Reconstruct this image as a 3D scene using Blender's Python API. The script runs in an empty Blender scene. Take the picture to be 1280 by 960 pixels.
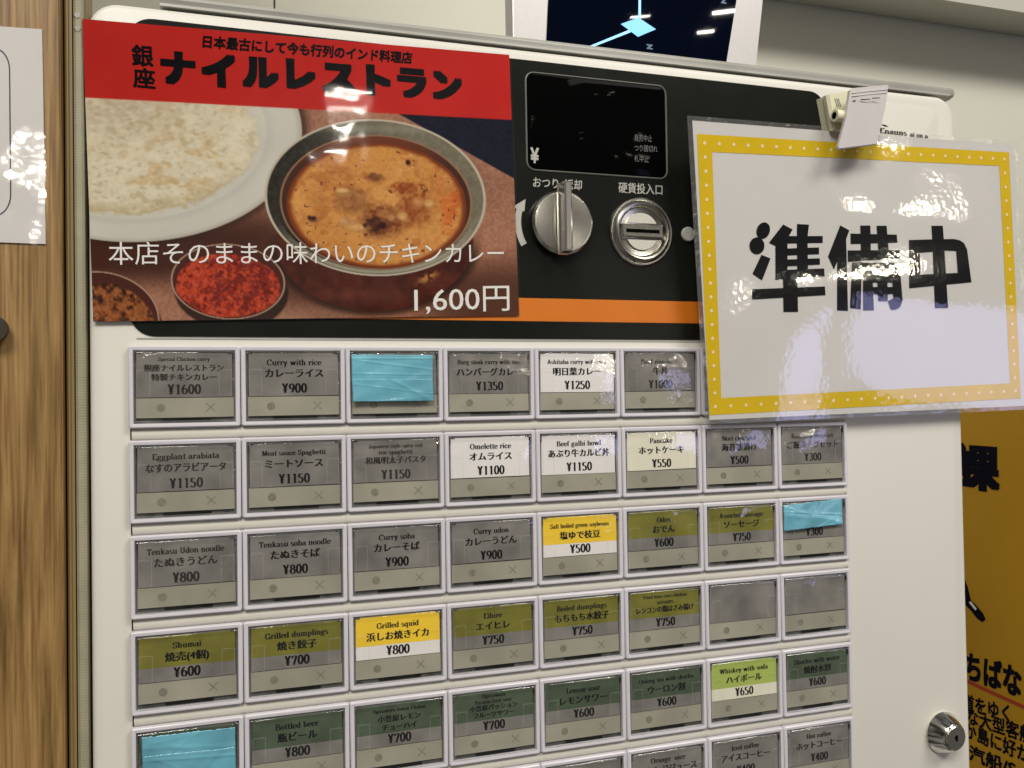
import bpy, math, random
import numpy as np
from mathutils import Vector, Matrix

random.seed(7); rng = np.random.default_rng(11)
S = 0.00145                       # one authoring unit in metres (a button is 40 units wide)
scene = bpy.context.scene
col = scene.collection

# ------------------------------------------------------------------ camera
CAM = np.array([36.3929, -354.4204, 22.5297]) * np.array([1, 1, -1])
RGT = np.array([0.95187188, -0.30607908, -0.01598475])
UPV = np.array([0.0095799, -0.02241632, 0.99970282])
FWD = np.array([0.30634644, 0.95174214, 0.01840526])
FOC = 1092.4
cam_data = bpy.data.cameras.new('camera'); cam = bpy.data.objects.new('camera', cam_data); col.objects.link(cam)
cam_data.sensor_width = 36; cam_data.lens = 36 * FOC / 1280
cam_data.clip_start = 0.02; cam_data.clip_end = 100
M4 = Matrix(((RGT[0], UPV[0], -FWD[0], CAM[0] * S), (RGT[1], UPV[1], -FWD[1], CAM[1] * S), (RGT[2], UPV[2], -FWD[2], CAM[2] * S), (0, 0, 0, 1)))
cam.matrix_world = M4
scene.camera = cam

# ------------------------------------------------------------------ world, exposure, room lamps
w = bpy.data.worlds.new('World'); scene.world = w; w.use_nodes = True
wn = w.node_tree.nodes; wl_ = w.node_tree.links
bg = wn['Background']; bg.inputs['Strength'].default_value = 0.21
tc = wn.new('ShaderNodeTexCoord'); nz = wn.new('ShaderNodeTexNoise'); nz.inputs['Scale'].default_value = 3.2; nz.inputs['Detail'].default_value = 3
rp = wn.new('ShaderNodeValToRGB'); rp.color_ramp.elements[0].position = .43; rp.color_ramp.elements[0].color = (.12, .11, .095, 1)
rp.color_ramp.elements[1].position = .60; rp.color_ramp.elements[1].color = (1.0, .95, .87, 1)
wl_.new(tc.outputs['Generated'], nz.inputs['Vector']); wl_.new(nz.outputs['Fac'], rp.inputs['Fac']); wl_.new(rp.outputs['Color'], bg.inputs['Color'])
scene.view_settings.view_transform = 'Standard'; scene.view_settings.look = 'None'
scene.view_settings.exposure = 0; scene.view_settings.gamma = 1
scene.cycles.max_bounces = 6; scene.cycles.diffuse_bounces = 3; scene.cycles.glossy_bounces = 3; scene.cycles.transparent_max_bounces = 14
scene.render.resolution_x = 1024; scene.render.resolution_y = 768


def lamp(name, loc, target, sx, sy, power, color=(1, .90, .76)):
    l = bpy.data.lights.new(name, 'AREA'); l.shape = 'RECTANGLE'; l.size = sx * S; l.size_y = sy * S
    l.energy = power; l.color = color
    o = bpy.data.objects.new(name, l); col.objects.link(o)
    o.location = Vector(loc) * S
    o.rotation_euler = (Vector(target) - Vector(loc)).to_track_quat('-Z', 'Y').to_euler()
    return o


MAIN_LAMPS = [
    # ceiling panels of the room
    ('ceiling_panel_lamp', (-500, -1500, 1500), (200, 0, 0), 900, 500, 76, (1, .945, .86)),
    ('ceiling_panel_lamp', (1100, -1300, 1500), (200, 0, 0), 900, 500, 54, (1, .945, .86)),
]
for a in MAIN_LAMPS: lamp(*a)


# ------------------------------------------------------------------ pixel -> point on a plane
def ray(px, py):
    return RGT * ((px - 640) / FOC) - UPV * ((py - 480) / FOC) + FWD


def at(px, py, Y=0.0):
    d = ray(px, py); return CAM + d * ((Y - CAM[1]) / d[1])


def on(px, py, P0, N):
    d = ray(px, py); return CAM + d * (np.dot(np.array(P0) - CAM, N) / np.dot(d, N))


def pix(P):
    q = np.atleast_2d(P) - CAM
    z = q @ FWD
    return 640 + FOC * (q @ RGT) / z, 480 - FOC * (q @ UPV) / z


# small lamps seen as glints: placed on the mirror ray of a given spot of the machine front
def glint(px, py, dist, sx, sy, power, color=(1, .93, .82), Y=0.0, tilt=(0, 0)):
    P = at(px, py, Y); d = P - CAM; d /= np.linalg.norm(d)
    n = np.array([math.sin(tilt[0]), -1.0, math.sin(tilt[1])]); n /= np.linalg.norm(n)
    r = d - 2 * np.dot(d, n) * n
    L = P + r * dist
    lamp('room_lamp', L, P, sx, sy, power, color)


# ------------------------------------------------------------------ materials
def srgb(r, g, b):
    f = lambda c: (c / 255 / 12.92) if c / 255 <= .04045 else ((c / 255 + .055) / 1.055) ** 2.4
    return (f(r), f(g), f(b))


def mat(name, colr, rough=.5, metal=0, var=.0, vscale=40, bump=0, bscale=200, coat=0, spec=.5, emit=None, estr=1, stretch=None, alpha=None):
    m = bpy.data.materials.new(name); m.use_nodes = True
    nt = m.node_tree; b = nt.nodes['Principled BSDF']
    b.inputs['Roughness'].default_value = rough; b.inputs['Metallic'].default_value = metal
    b.inputs['Specular IOR Level'].default_value = spec
    b.inputs['Coat Weight'].default_value = coat; b.inputs['Coat Roughness'].default_value = .06
    b.inputs['Base Color'].default_value = (*colr, 1)
    tcn = nt.nodes.new('ShaderNodeTexCoord'); mp = nt.nodes.new('ShaderNodeMapping')
    nt.links.new(nt.nodes.new('ShaderNodeNewGeometry').outputs['Position'], mp.inputs['Vector'])
    mp.inputs['Scale'].default_value = stretch or (1, 1, 1)
    if var:
        n = nt.nodes.new('ShaderNodeTexNoise'); n.inputs['Scale'].default_value = vscale; n.inputs['Detail'].default_value = 5
        nt.links.new(mp.outputs['Vector'], n.inputs['Vector'])
        r = nt.nodes.new('ShaderNodeValToRGB')
        r.color_ramp.elements[0].position = .3; r.color_ramp.elements[1].position = .7
        r.color_ramp.elements[0].color = (*[c * (1 - var) for c in colr], 1)
        r.color_ramp.elements[1].color = (*[min(1, c * (1 + var)) for c in colr], 1)
        nt.links.new(n.outputs['Fac'], r.inputs['Fac']); nt.links.new(r.outputs['Color'], b.inputs['Base Color'])
        rr = nt.nodes.new('ShaderNodeMapRange'); rr.inputs['To Min'].default_value = max(0.02, rough * .8); rr.inputs['To Max'].default_value = min(1, rough * 1.25)
        nt.links.new(n.outputs['Fac'], rr.inputs['Value']); nt.links.new(rr.outputs['Result'], b.inputs['Roughness'])
    if bump:
        n2 = nt.nodes.new('ShaderNodeTexNoise'); n2.inputs['Scale'].default_value = bscale; n2.inputs['Detail'].default_value = 3
        nt.links.new(mp.outputs['Vector'], n2.inputs['Vector'])
        bp = nt.nodes.new('ShaderNodeBump'); bp.inputs['Strength'].default_value = bump; bp.inputs['Distance'].default_value = .0006
        nt.links.new(n2.outputs['Fac'], bp.inputs['Height']); nt.links.new(bp.outputs['Normal'], b.inputs['Normal'])
    if emit:
        b.inputs['Emission Color'].default_value = (*emit, 1); b.inputs['Emission Strength'].default_value = estr
    return m


def film_mat(name, rough=.05, bump=.3, bscale=30, ior=1.5, tint=(1, 1, 1), fine=0, haze=0.0, boost=1.0):
    """clear plastic: see-through with fresnel gloss and a little haze"""
    m = bpy.data.materials.new(name); m.use_nodes = True; nt = m.node_tree; nt.nodes.clear()
    out = nt.nodes.new('ShaderNodeOutputMaterial'); tr = nt.nodes.new('ShaderNodeBsdfTransparent'); gl = nt.nodes.new('ShaderNodeBsdfGlossy')
    mx = nt.nodes.new('ShaderNodeMixShader')
    tr.inputs['Color'].default_value = (*tint, 1); gl.inputs['Roughness'].default_value = rough
    gl.inputs['Color'].default_value = (boost, boost, boost, 1)
    tcn = nt.nodes.new('ShaderNodeTexCoord')
    n = nt.nodes.new('ShaderNodeTexNoise'); n.inputs['Scale'].default_value = bscale; n.inputs['Detail'].default_value = 2
    bp = nt.nodes.new('ShaderNodeBump'); bp.inputs['Strength'].default_value = bump; bp.inputs['Distance'].default_value = .002
    nt.links.new(tcn.outputs['Object'], n.inputs['Vector']); nt.links.new(n.outputs['Fac'], bp.inputs['Height'])
    last = bp
    if fine:
        n2 = nt.nodes.new('ShaderNodeTexVoronoi'); n2.inputs['Scale'].default_value = bscale * 14
        b2 = nt.nodes.new('ShaderNodeBump'); b2.inputs['Strength'].default_value = fine; b2.inputs['Distance'].default_value = .0003
        nt.links.new(tcn.outputs['Object'], n2.inputs['Vector']); nt.links.new(n2.outputs['Distance'], b2.inputs['Height'])
        nt.links.new(bp.outputs['Normal'], b2.inputs['Normal']); last = b2
    nt.links.new(last.outputs['Normal'], gl.inputs['Normal']); 
    ge = nt.nodes.new('ShaderNodeNewGeometry'); dt = nt.nodes.new('ShaderNodeVectorMath'); dt.operation = 'DOT_PRODUCT'
    nt.links.new(ge.outputs['Incoming'], dt.inputs[0]); nt.links.new(last.outputs['Normal'], dt.inputs[1])
    def mth(op, a, b=None, c=None):
        q = nt.nodes.new('ShaderNodeMath'); q.operation = op
        for i_, v_ in enumerate((a, b, c)):
            if v_ is None: continue
            if isinstance(v_, (int, float)): q.inputs[i_].default_value = v_
            else: nt.links.new(v_, q.inputs[i_])
        return q.outputs[0]
    f0 = ((ior - 1) / (ior + 1)) ** 2
    cs = mth('ABSOLUTE', dt.outputs['Value']); sc_ = mth('POWER', mth('SUBTRACT', 1.0, cs), 5.0); fac = mth('MULTIPLY_ADD', sc_, 1 - f0, f0)
    nt.links.new(fac, mx.inputs['Fac']); nt.links.new(gl.outputs['BSDF'], mx.inputs[2])
    base = tr
    if haze:
        df = nt.nodes.new('ShaderNodeBsdfDiffuse'); df.inputs['Color'].default_value = (.8, .8, .78, 1)
        m2 = nt.nodes.new('ShaderNodeMixShader'); m2.inputs['Fac'].default_value = haze
        nt.links.new(tr.outputs['BSDF'], m2.inputs[1]); nt.links.new(df.outputs['BSDF'], m2.inputs[2]); base = m2
    nt.links.new(base.outputs[0], mx.inputs[1]); nt.links.new(mx.outputs['Shader'], out.inputs['Surface'])
    return m


def attr_mat(name, rough=.5):
    m = bpy.data.materials.new(name); m.use_nodes = True; nt = m.node_tree; b = nt.nodes['Principled BSDF']
    a = nt.nodes.new('ShaderNodeAttribute'); a.attribute_name = 'print'
    nt.links.new(a.outputs['Color'], b.inputs['Base Color']); b.inputs['Roughness'].default_value = rough; b.inputs['Specular IOR Level'].default_value = .04
    return m


M = {
    'body': mat('white_painted_steel', (.66, .645, .585), .38, var=.03, vscale=6, bump=.12, bscale=900),
    'trim': mat('grey_case_metal', (.42, .42, .38), .35, metal=.25, var=.08, vscale=20),
    'dimtrim': mat('dull_window_rim', (.16, .16, .14), .35, var=.05, vscale=40),
    'black': mat('black_facia', (.009, .010, .008), .22, var=.15, vscale=30, bump=.05, bscale=700, spec=.2),
    'glassblack': mat('black_display_glass', (.002, .002, .002), .05, spec=.012),
    'orange': mat('orange_stripe_print', (.62, .165, .008), .4, var=.05, vscale=20),
    'frame': mat('lavender_white_plastic', (.60, .585, .625), .30, var=.02, vscale=60, bump=.05, bscale=500),
    'strip': mat('cream_plastic_strip', (.62, .60, .53), .33, var=.02, vscale=30),
    'cardgrey': mat('grey_menu_card', (.180, .172, .158), .6, spec=.1, var=.26, vscale=52),
    'cardwhite': mat('white_menu_card', (.72, .70, .68), .5, spec=.1, var=.03, vscale=40),
    'cardcream': mat('cream_menu_card', (.70, .68, .55), .5, spec=.1, var=.04, vscale=40),
    'olive': mat('olive_menu_card', (.165, .155, .022), .6, spec=.1, var=.22, vscale=52),
    'yellow': mat('yellow_menu_card', (.80, .55, .035), .5, spec=.1, var=.05, vscale=30),
    'green': mat('dark_green_menu_card', (.062, .088, .054), .6, spec=.1, var=.28, vscale=52),
    'lime': mat('lime_menu_card', (.36, .45, .10), .5, spec=.1, var=.06, vscale=30),
    'indicator': mat('beige_indicator_strip', (.30, .288, .225), .5, var=.16, vscale=24),
    'mark': mat('faint_mark_print', (.185, .175, .13), .6, var=.2, vscale=600),
    'well': mat('dark_well_plastic', (.06, .06, .055), .5, spec=.1, var=.5, vscale=150),
    'ink': mat('black_ink', (.006, .006, .007), .5, spec=0),
    'fadedink': mat('faded_black_ink', (.028, .026, .023), .6, spec=.04),
    'white_ink': mat('white_ink', (.72, .70, .66), .5),
    'dim_ink': mat('dim_grey_ink', (.13, .13, .12), .5),
    'legend': mat('grey_legend_ink', (.42, .42, .38), .5),
    'slot': mat('black_gap', (.003, .003, .003), .8, spec=0),
    'chrome': mat('chrome', (.78, .77, .72), .10, metal=1, var=.03, vscale=60, bump=.10, bscale=70),
    'brushed': mat('brushed_steel', (.60, .58, .52), .22, metal=1, var=.03, vscale=60, bump=.04, bscale=60),
    'ridge': mat('polished_ridge', (.85, .83, .78), .2, metal=.9, bump=.05, bscale=80),
    'steel': mat('satin_steel', (.40, .385, .34), .26, metal=1, var=.05, vscale=60),
    'bright': mat('bright_steel', (.80, .78, .70), .35, metal=.7),
    'tape': mat('blue_masking_tape', (.13, .38, .48), .32, var=.18, vscale=45, bump=1.0, bscale=70, coat=.5),
    'paper': mat('white_paper', (.585, .57, .55), .55, spec=.04, var=.02, vscale=25),
    'signyellow': mat('yellow_border_print', (.62, .43, .012), .5, spec=.04, var=.04, vscale=40),
    'pink': mat('pale_dot_print', (.80, .66, .40), .5),
    'clip': mat('cream_clip_plastic', (.70, .68, .50), .35, var=.04, vscale=60),
    'clipwhite': mat('white_clip_plastic', (.56, .53, .53), .4, var=.04, vscale=30),
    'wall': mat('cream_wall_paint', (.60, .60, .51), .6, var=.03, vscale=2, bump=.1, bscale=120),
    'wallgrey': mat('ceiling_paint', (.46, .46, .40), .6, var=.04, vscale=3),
    'mon': mat('silver_monitor_bezel', (.50, .49, .49), .4, metal=.3, var=.06, vscale=900),
    'screen': mat('monitor_screen', (.001, .002, .006), .02, emit=(.001, .002, .008), estr=.3, spec=.2),
    'blue_lit': mat('lit_blue_shape', (.1, .3, .6), .3, emit=srgb(125, 190, 250), estr=1.0),
    'line_lit': mat('lit_blue_line', (.1, .3, .6), .3, emit=srgb(165, 225, 255), estr=1.0),
    'dim_lit': mat('dim_lit_text', (.05, .08, .1), .3, emit=srgb(60, 90, 120), estr=.8),
    'banner': mat('ochre_banner_board', (.44, .235, .005), .5, var=.10, vscale=5, bump=.1, bscale=100),
    'bannerink': mat('banner_navy_ink', (.008, .008, .014), .5, spec=0),
    'red': mat('banner_red_ink', (.35, .035, .012), .5),
    'navy': mat('navy_outline_ink', (.012, .018, .05), .5),
    'brown': mat('brown_moulding', (.22, .155, .060), .45, var=.15, vscale=20, stretch=(1, 1, .1)),
    'gasket': mat('cream_ribbed_gasket', (.30, .28, .19), .6, var=.1, vscale=60),
    'dark': mat('dark_brown', (.03, .022, .014), .5),
}
M['cap'] = film_mat('clear_button_cap', rough=.035, bump=.55, bscale=42, ior=1.52, fine=.10, haze=.012)
M['frost'] = film_mat('frosted_clear_plastic', rough=.15, bump=.6, bscale=120, ior=1.5, haze=.08)
M['film'] = film_mat('laminate_film', rough=.05, bump=.26, bscale=25, ior=1.5, fine=.0)
M['signfilm'] = film_mat('sign_laminate_film', rough=.05, bump=.16, bscale=19, ior=1.5, fine=.06)


def wood_material():
    m = bpy.data.materials.new('oak_veneer'); m.use_nodes = True; nt = m.node_tree; b = nt.nodes['Principled BSDF']
    tcn = nt.nodes.new('ShaderNodeTexCoord'); mp = nt.nodes.new('ShaderNodeMapping'); mp.inputs['Scale'].default_value = (1, 1, .05)
    nt.links.new(tcn.outputs['Object'], mp.inputs['Vector'])
    n = nt.nodes.new('ShaderNodeTexNoise'); n.inputs['Scale'].default_value = 170; n.inputs['Detail'].default_value = 9; n.inputs['Roughness'].default_value = .62; n.inputs['Distortion'].default_value = .5
    n3 = nt.nodes.new('ShaderNodeTexNoise'); n3.inputs['Scale'].default_value = 560; n3.inputs['Detail'].default_value = 3
    mp3 = nt.nodes.new('ShaderNodeMapping'); mp3.inputs['Scale'].default_value = (1, 1, .03); nt.links.new(tcn.outputs['Object'], mp3.inputs['Vector'])
    nt.links.new(mp.outputs['Vector'], n.inputs['Vector']); nt.links.new(mp3.outputs['Vector'], n3.inputs['Vector'])
    r = nt.nodes.new('ShaderNodeValToRGB'); e = r.color_ramp.elements
    e[0].position = .32; e[0].color = (.15, .084, .026, 1); e[1].position = .70; e[1].color = (.41, .262, .102, 1)
    x = e.new(.5); x.color = (.275, .165, .056, 1)
    nt.links.new(n.outputs['Fac'], r.inputs['Fac'])
    mx = nt.nodes.new('ShaderNodeMixRGB'); mx.blend_type = 'MULTIPLY'; mx.inputs['Fac'].default_value = .8
    r2 = nt.nodes.new('ShaderNodeValToRGB'); r2.color_ramp.elements[0].position = .35; r2.color_ramp.elements[0].color = (.5, .42, .32, 1); r2.color_ramp.elements[1].position = .55
    nt.links.new(n3.outputs['Fac'], r2.inputs['Fac']); nt.links.new(r.outputs['Color'], mx.inputs[1]); nt.links.new(r2.outputs['Color'], mx.inputs[2])
    nt.links.new(mx.outputs['Color'], b.inputs['Base Color']); b.inputs['Roughness'].default_value = .42
    bp = nt.nodes.new('ShaderNodeBump'); bp.inputs['Strength'].default_value = .25; bp.inputs['Distance'].default_value = .0004
    nt.links.new(n3.outputs['Fac'], bp.inputs['Height']); nt.links.new(bp.outputs['Normal'], b.inputs['Normal'])
    return m


M['wood'] = wood_material()
M['poster'] = attr_mat('printed_food_picture', .5)

# ------------------------------------------------------------------ mesh helpers
WL = {}


def reg(o, loc, parent):
    col.objects.link(o)
    if parent is not None:
        o.parent = parent; base = WL[parent.name]
    else:
        base = np.zeros(3)
    loc = np.array(loc, float); o.location = (loc - base) * S; WL[o.name] = loc
    return o


def thing(name, label, cat, loc, group=None):
    o = bpy.data.objects.new(name, None); o.empty_display_size = .02
    reg(o, loc, None); o['label'] = label; o['category'] = cat
    if group: o['group'] = group
    return o


class MB:
    def __init__(s): s.v = []; s.f = []; s.n = 0
    def add(s, V, F):
        V = np.asarray(V, float).reshape(-1, 3); s.v.append(V); s.f += [tuple(i + s.n for i in f) for f in F]; s.n += len(V); return s
    def box(s, x0, x1, y0, y1, z0, z1):
        V = [(x, y, z) for z in (z0, z1) for y in (y0, y1) for x in (x0, x1)]
        return s.add(V, [(0, 2, 3, 1), (4, 5, 7, 6), (0, 1, 5, 4), (2, 6, 7, 3), (0, 4, 6, 2), (1, 3, 7, 5)])
    def loops(s, L, cap0=False, cap1=False):
        n = len(L[0]); V = np.concatenate([np.asarray(l, float) for l in L]); F = []
        for k in range(len(L) - 1):
            for i in range(n):
                j = (i + 1) % n; F.append((k * n + i, k * n + j, (k + 1) * n + j, (k + 1) * n + i))
        if cap0: F.append(tuple(range(n))[::-1])
        if cap1: F.append(tuple((len(L) - 1) * n + i for i in range(n)))
        return s.add(V, F)
    def rrect(s, x0, x1, z0, z1, r, prof, cap0=True, cap1=True, k=5):
        """prof: list of (inset, y) from back to front"""
        return s.loops([rr(x0 + i, x1 - i, z0 + i, z1 - i, max(r - i, .01), y, k) for i, y in prof], cap0, cap1)
    def lathe(s, cx, cz, prof, n=48, cap1=True, cap0=False):
        """prof: (radius, y)"""
        a = np.linspace(0, 2 * math.pi, n, endpoint=False)
        return s.loops([np.stack([cx + r * np.cos(a), np.full(n, y), cz + r * np.sin(a)], 1) for r, y in prof], cap0, cap1)
    def mesh(s, name, m, org=(0, 0, 0), smooth=None):
        me = bpy.data.meshes.new(name)
        V = (np.concatenate(s.v) - np.array(org, float)) * S
        me.from_pydata(V.tolist(), [], s.f); me.materials.append(M[m] if isinstance(m, str) else m); me.update()
        if smooth is not None:
            me.polygons.foreach_set('use_smooth', [True] * len(me.polygons)); me.set_sharp_from_angle(angle=math.radians(smooth))
        return me
    def build(s, name, m, parent=None, loc=None, smooth=None):
        if loc is None: loc = WL[parent.name] if parent is not None else (0, 0, 0)
        return reg(bpy.data.objects.new(name, s.mesh(name, m, loc, smooth)), loc, parent)


def rr(x0, x1, z0, z1, r, y, k=5):
    P = []
    for cx, cz, a0 in ((x1 - r, z1 - r, 0), (x0 + r, z1 - r, 90), (x0 + r, z0 + r, 180), (x1 - r, z0 + r, 270)):
        for i in range(k + 1):
            a = math.radians(a0 + 90 * i / k); P.append((cx + r * math.cos(a), y, cz + r * math.sin(a)))
    return P[::-1]


def single(o, label, cat, group=None, kind=None):
    if kind: o['kind'] = kind
    else:
        o['label'] = label; o['category'] = cat
    if group: o['group'] = group
    return o


# ------------------------------------------------------------------ lettering
_cache = {}


def glyphs(text, bold=0.0, xb=None, spacing=1.0):
    """outlines of a string in the built-in typeface, made heavier by overprinting shifted copies (xb: sideways only)"""
    key = (text, bold, xb, spacing)
    if key in _cache: return _cache[key]
    c = bpy.data.curves.new('t', 'FONT'); c.body = text; c.size = 1; c.resolution_u = 3; c.space_character = spacing
    o = bpy.data.objects.new('t', c); col.objects.link(o)
    dg = bpy.context.evaluated_depsgraph_get(); me = bpy.data.meshes.new_from_object(o.evaluated_get(dg))
    V = np.zeros(len(me.vertices) * 3); me.vertices.foreach_get('co', V); V = V.reshape(-1, 3)[:, :2].copy()
    F = [tuple(p.vertices) for p in me.polygons]
    bpy.data.meshes.remove(me); bpy.data.objects.remove(o)
    if bold:
        if xb: sh = [(-bold, 0), (0, 0), (bold, 0)]
        else:
            sh = [(bold * a, bold * b_ * .8) for a in (-1, 0, 1) for b_ in (-1, 0, 1)]
        n = len(V); V0, F0 = V, F
        V = np.concatenate([np.concatenate([V0 + np.array(d), np.full((n, 1), k * .012)], 1) for k, d in enumerate(sh)])
        F = [tuple(i + k * n for i in f) for k in range(len(sh)) for f in F0]
    else: V = np.concatenate([V, np.zeros((len(V), 1))], 1)
    _cache[key] = (V, F); return _cache[key]


# thick-and-thin serif letters drawn with a broad pen (cap height 1)
TH, TN = .165, .055


def arc(cx, cy, rx, ry, a0, a1, n=9):
    a = np.radians(np.linspace(a0, a1, n)); return np.stack([cx + rx * np.cos(a), cy + ry * np.sin(a)], 1).tolist()


def G(w, *st): return (w, st)


def st_(x, y0, y1, b=1, t=1):      # stem with serifs
    o = [[(x, y0), (x, y1)]]
    if b: o.append([(x - .14, y0 + .03), (x + .14, y0 + .03)])
    if t == 1: o.append([(x - .14, y1 - .03), (x + .05, y1 - .03)])
    if t == 2: o.append([(x - .14, y1 - .03), (x + .14, y1 - .03)])
    return o


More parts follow.
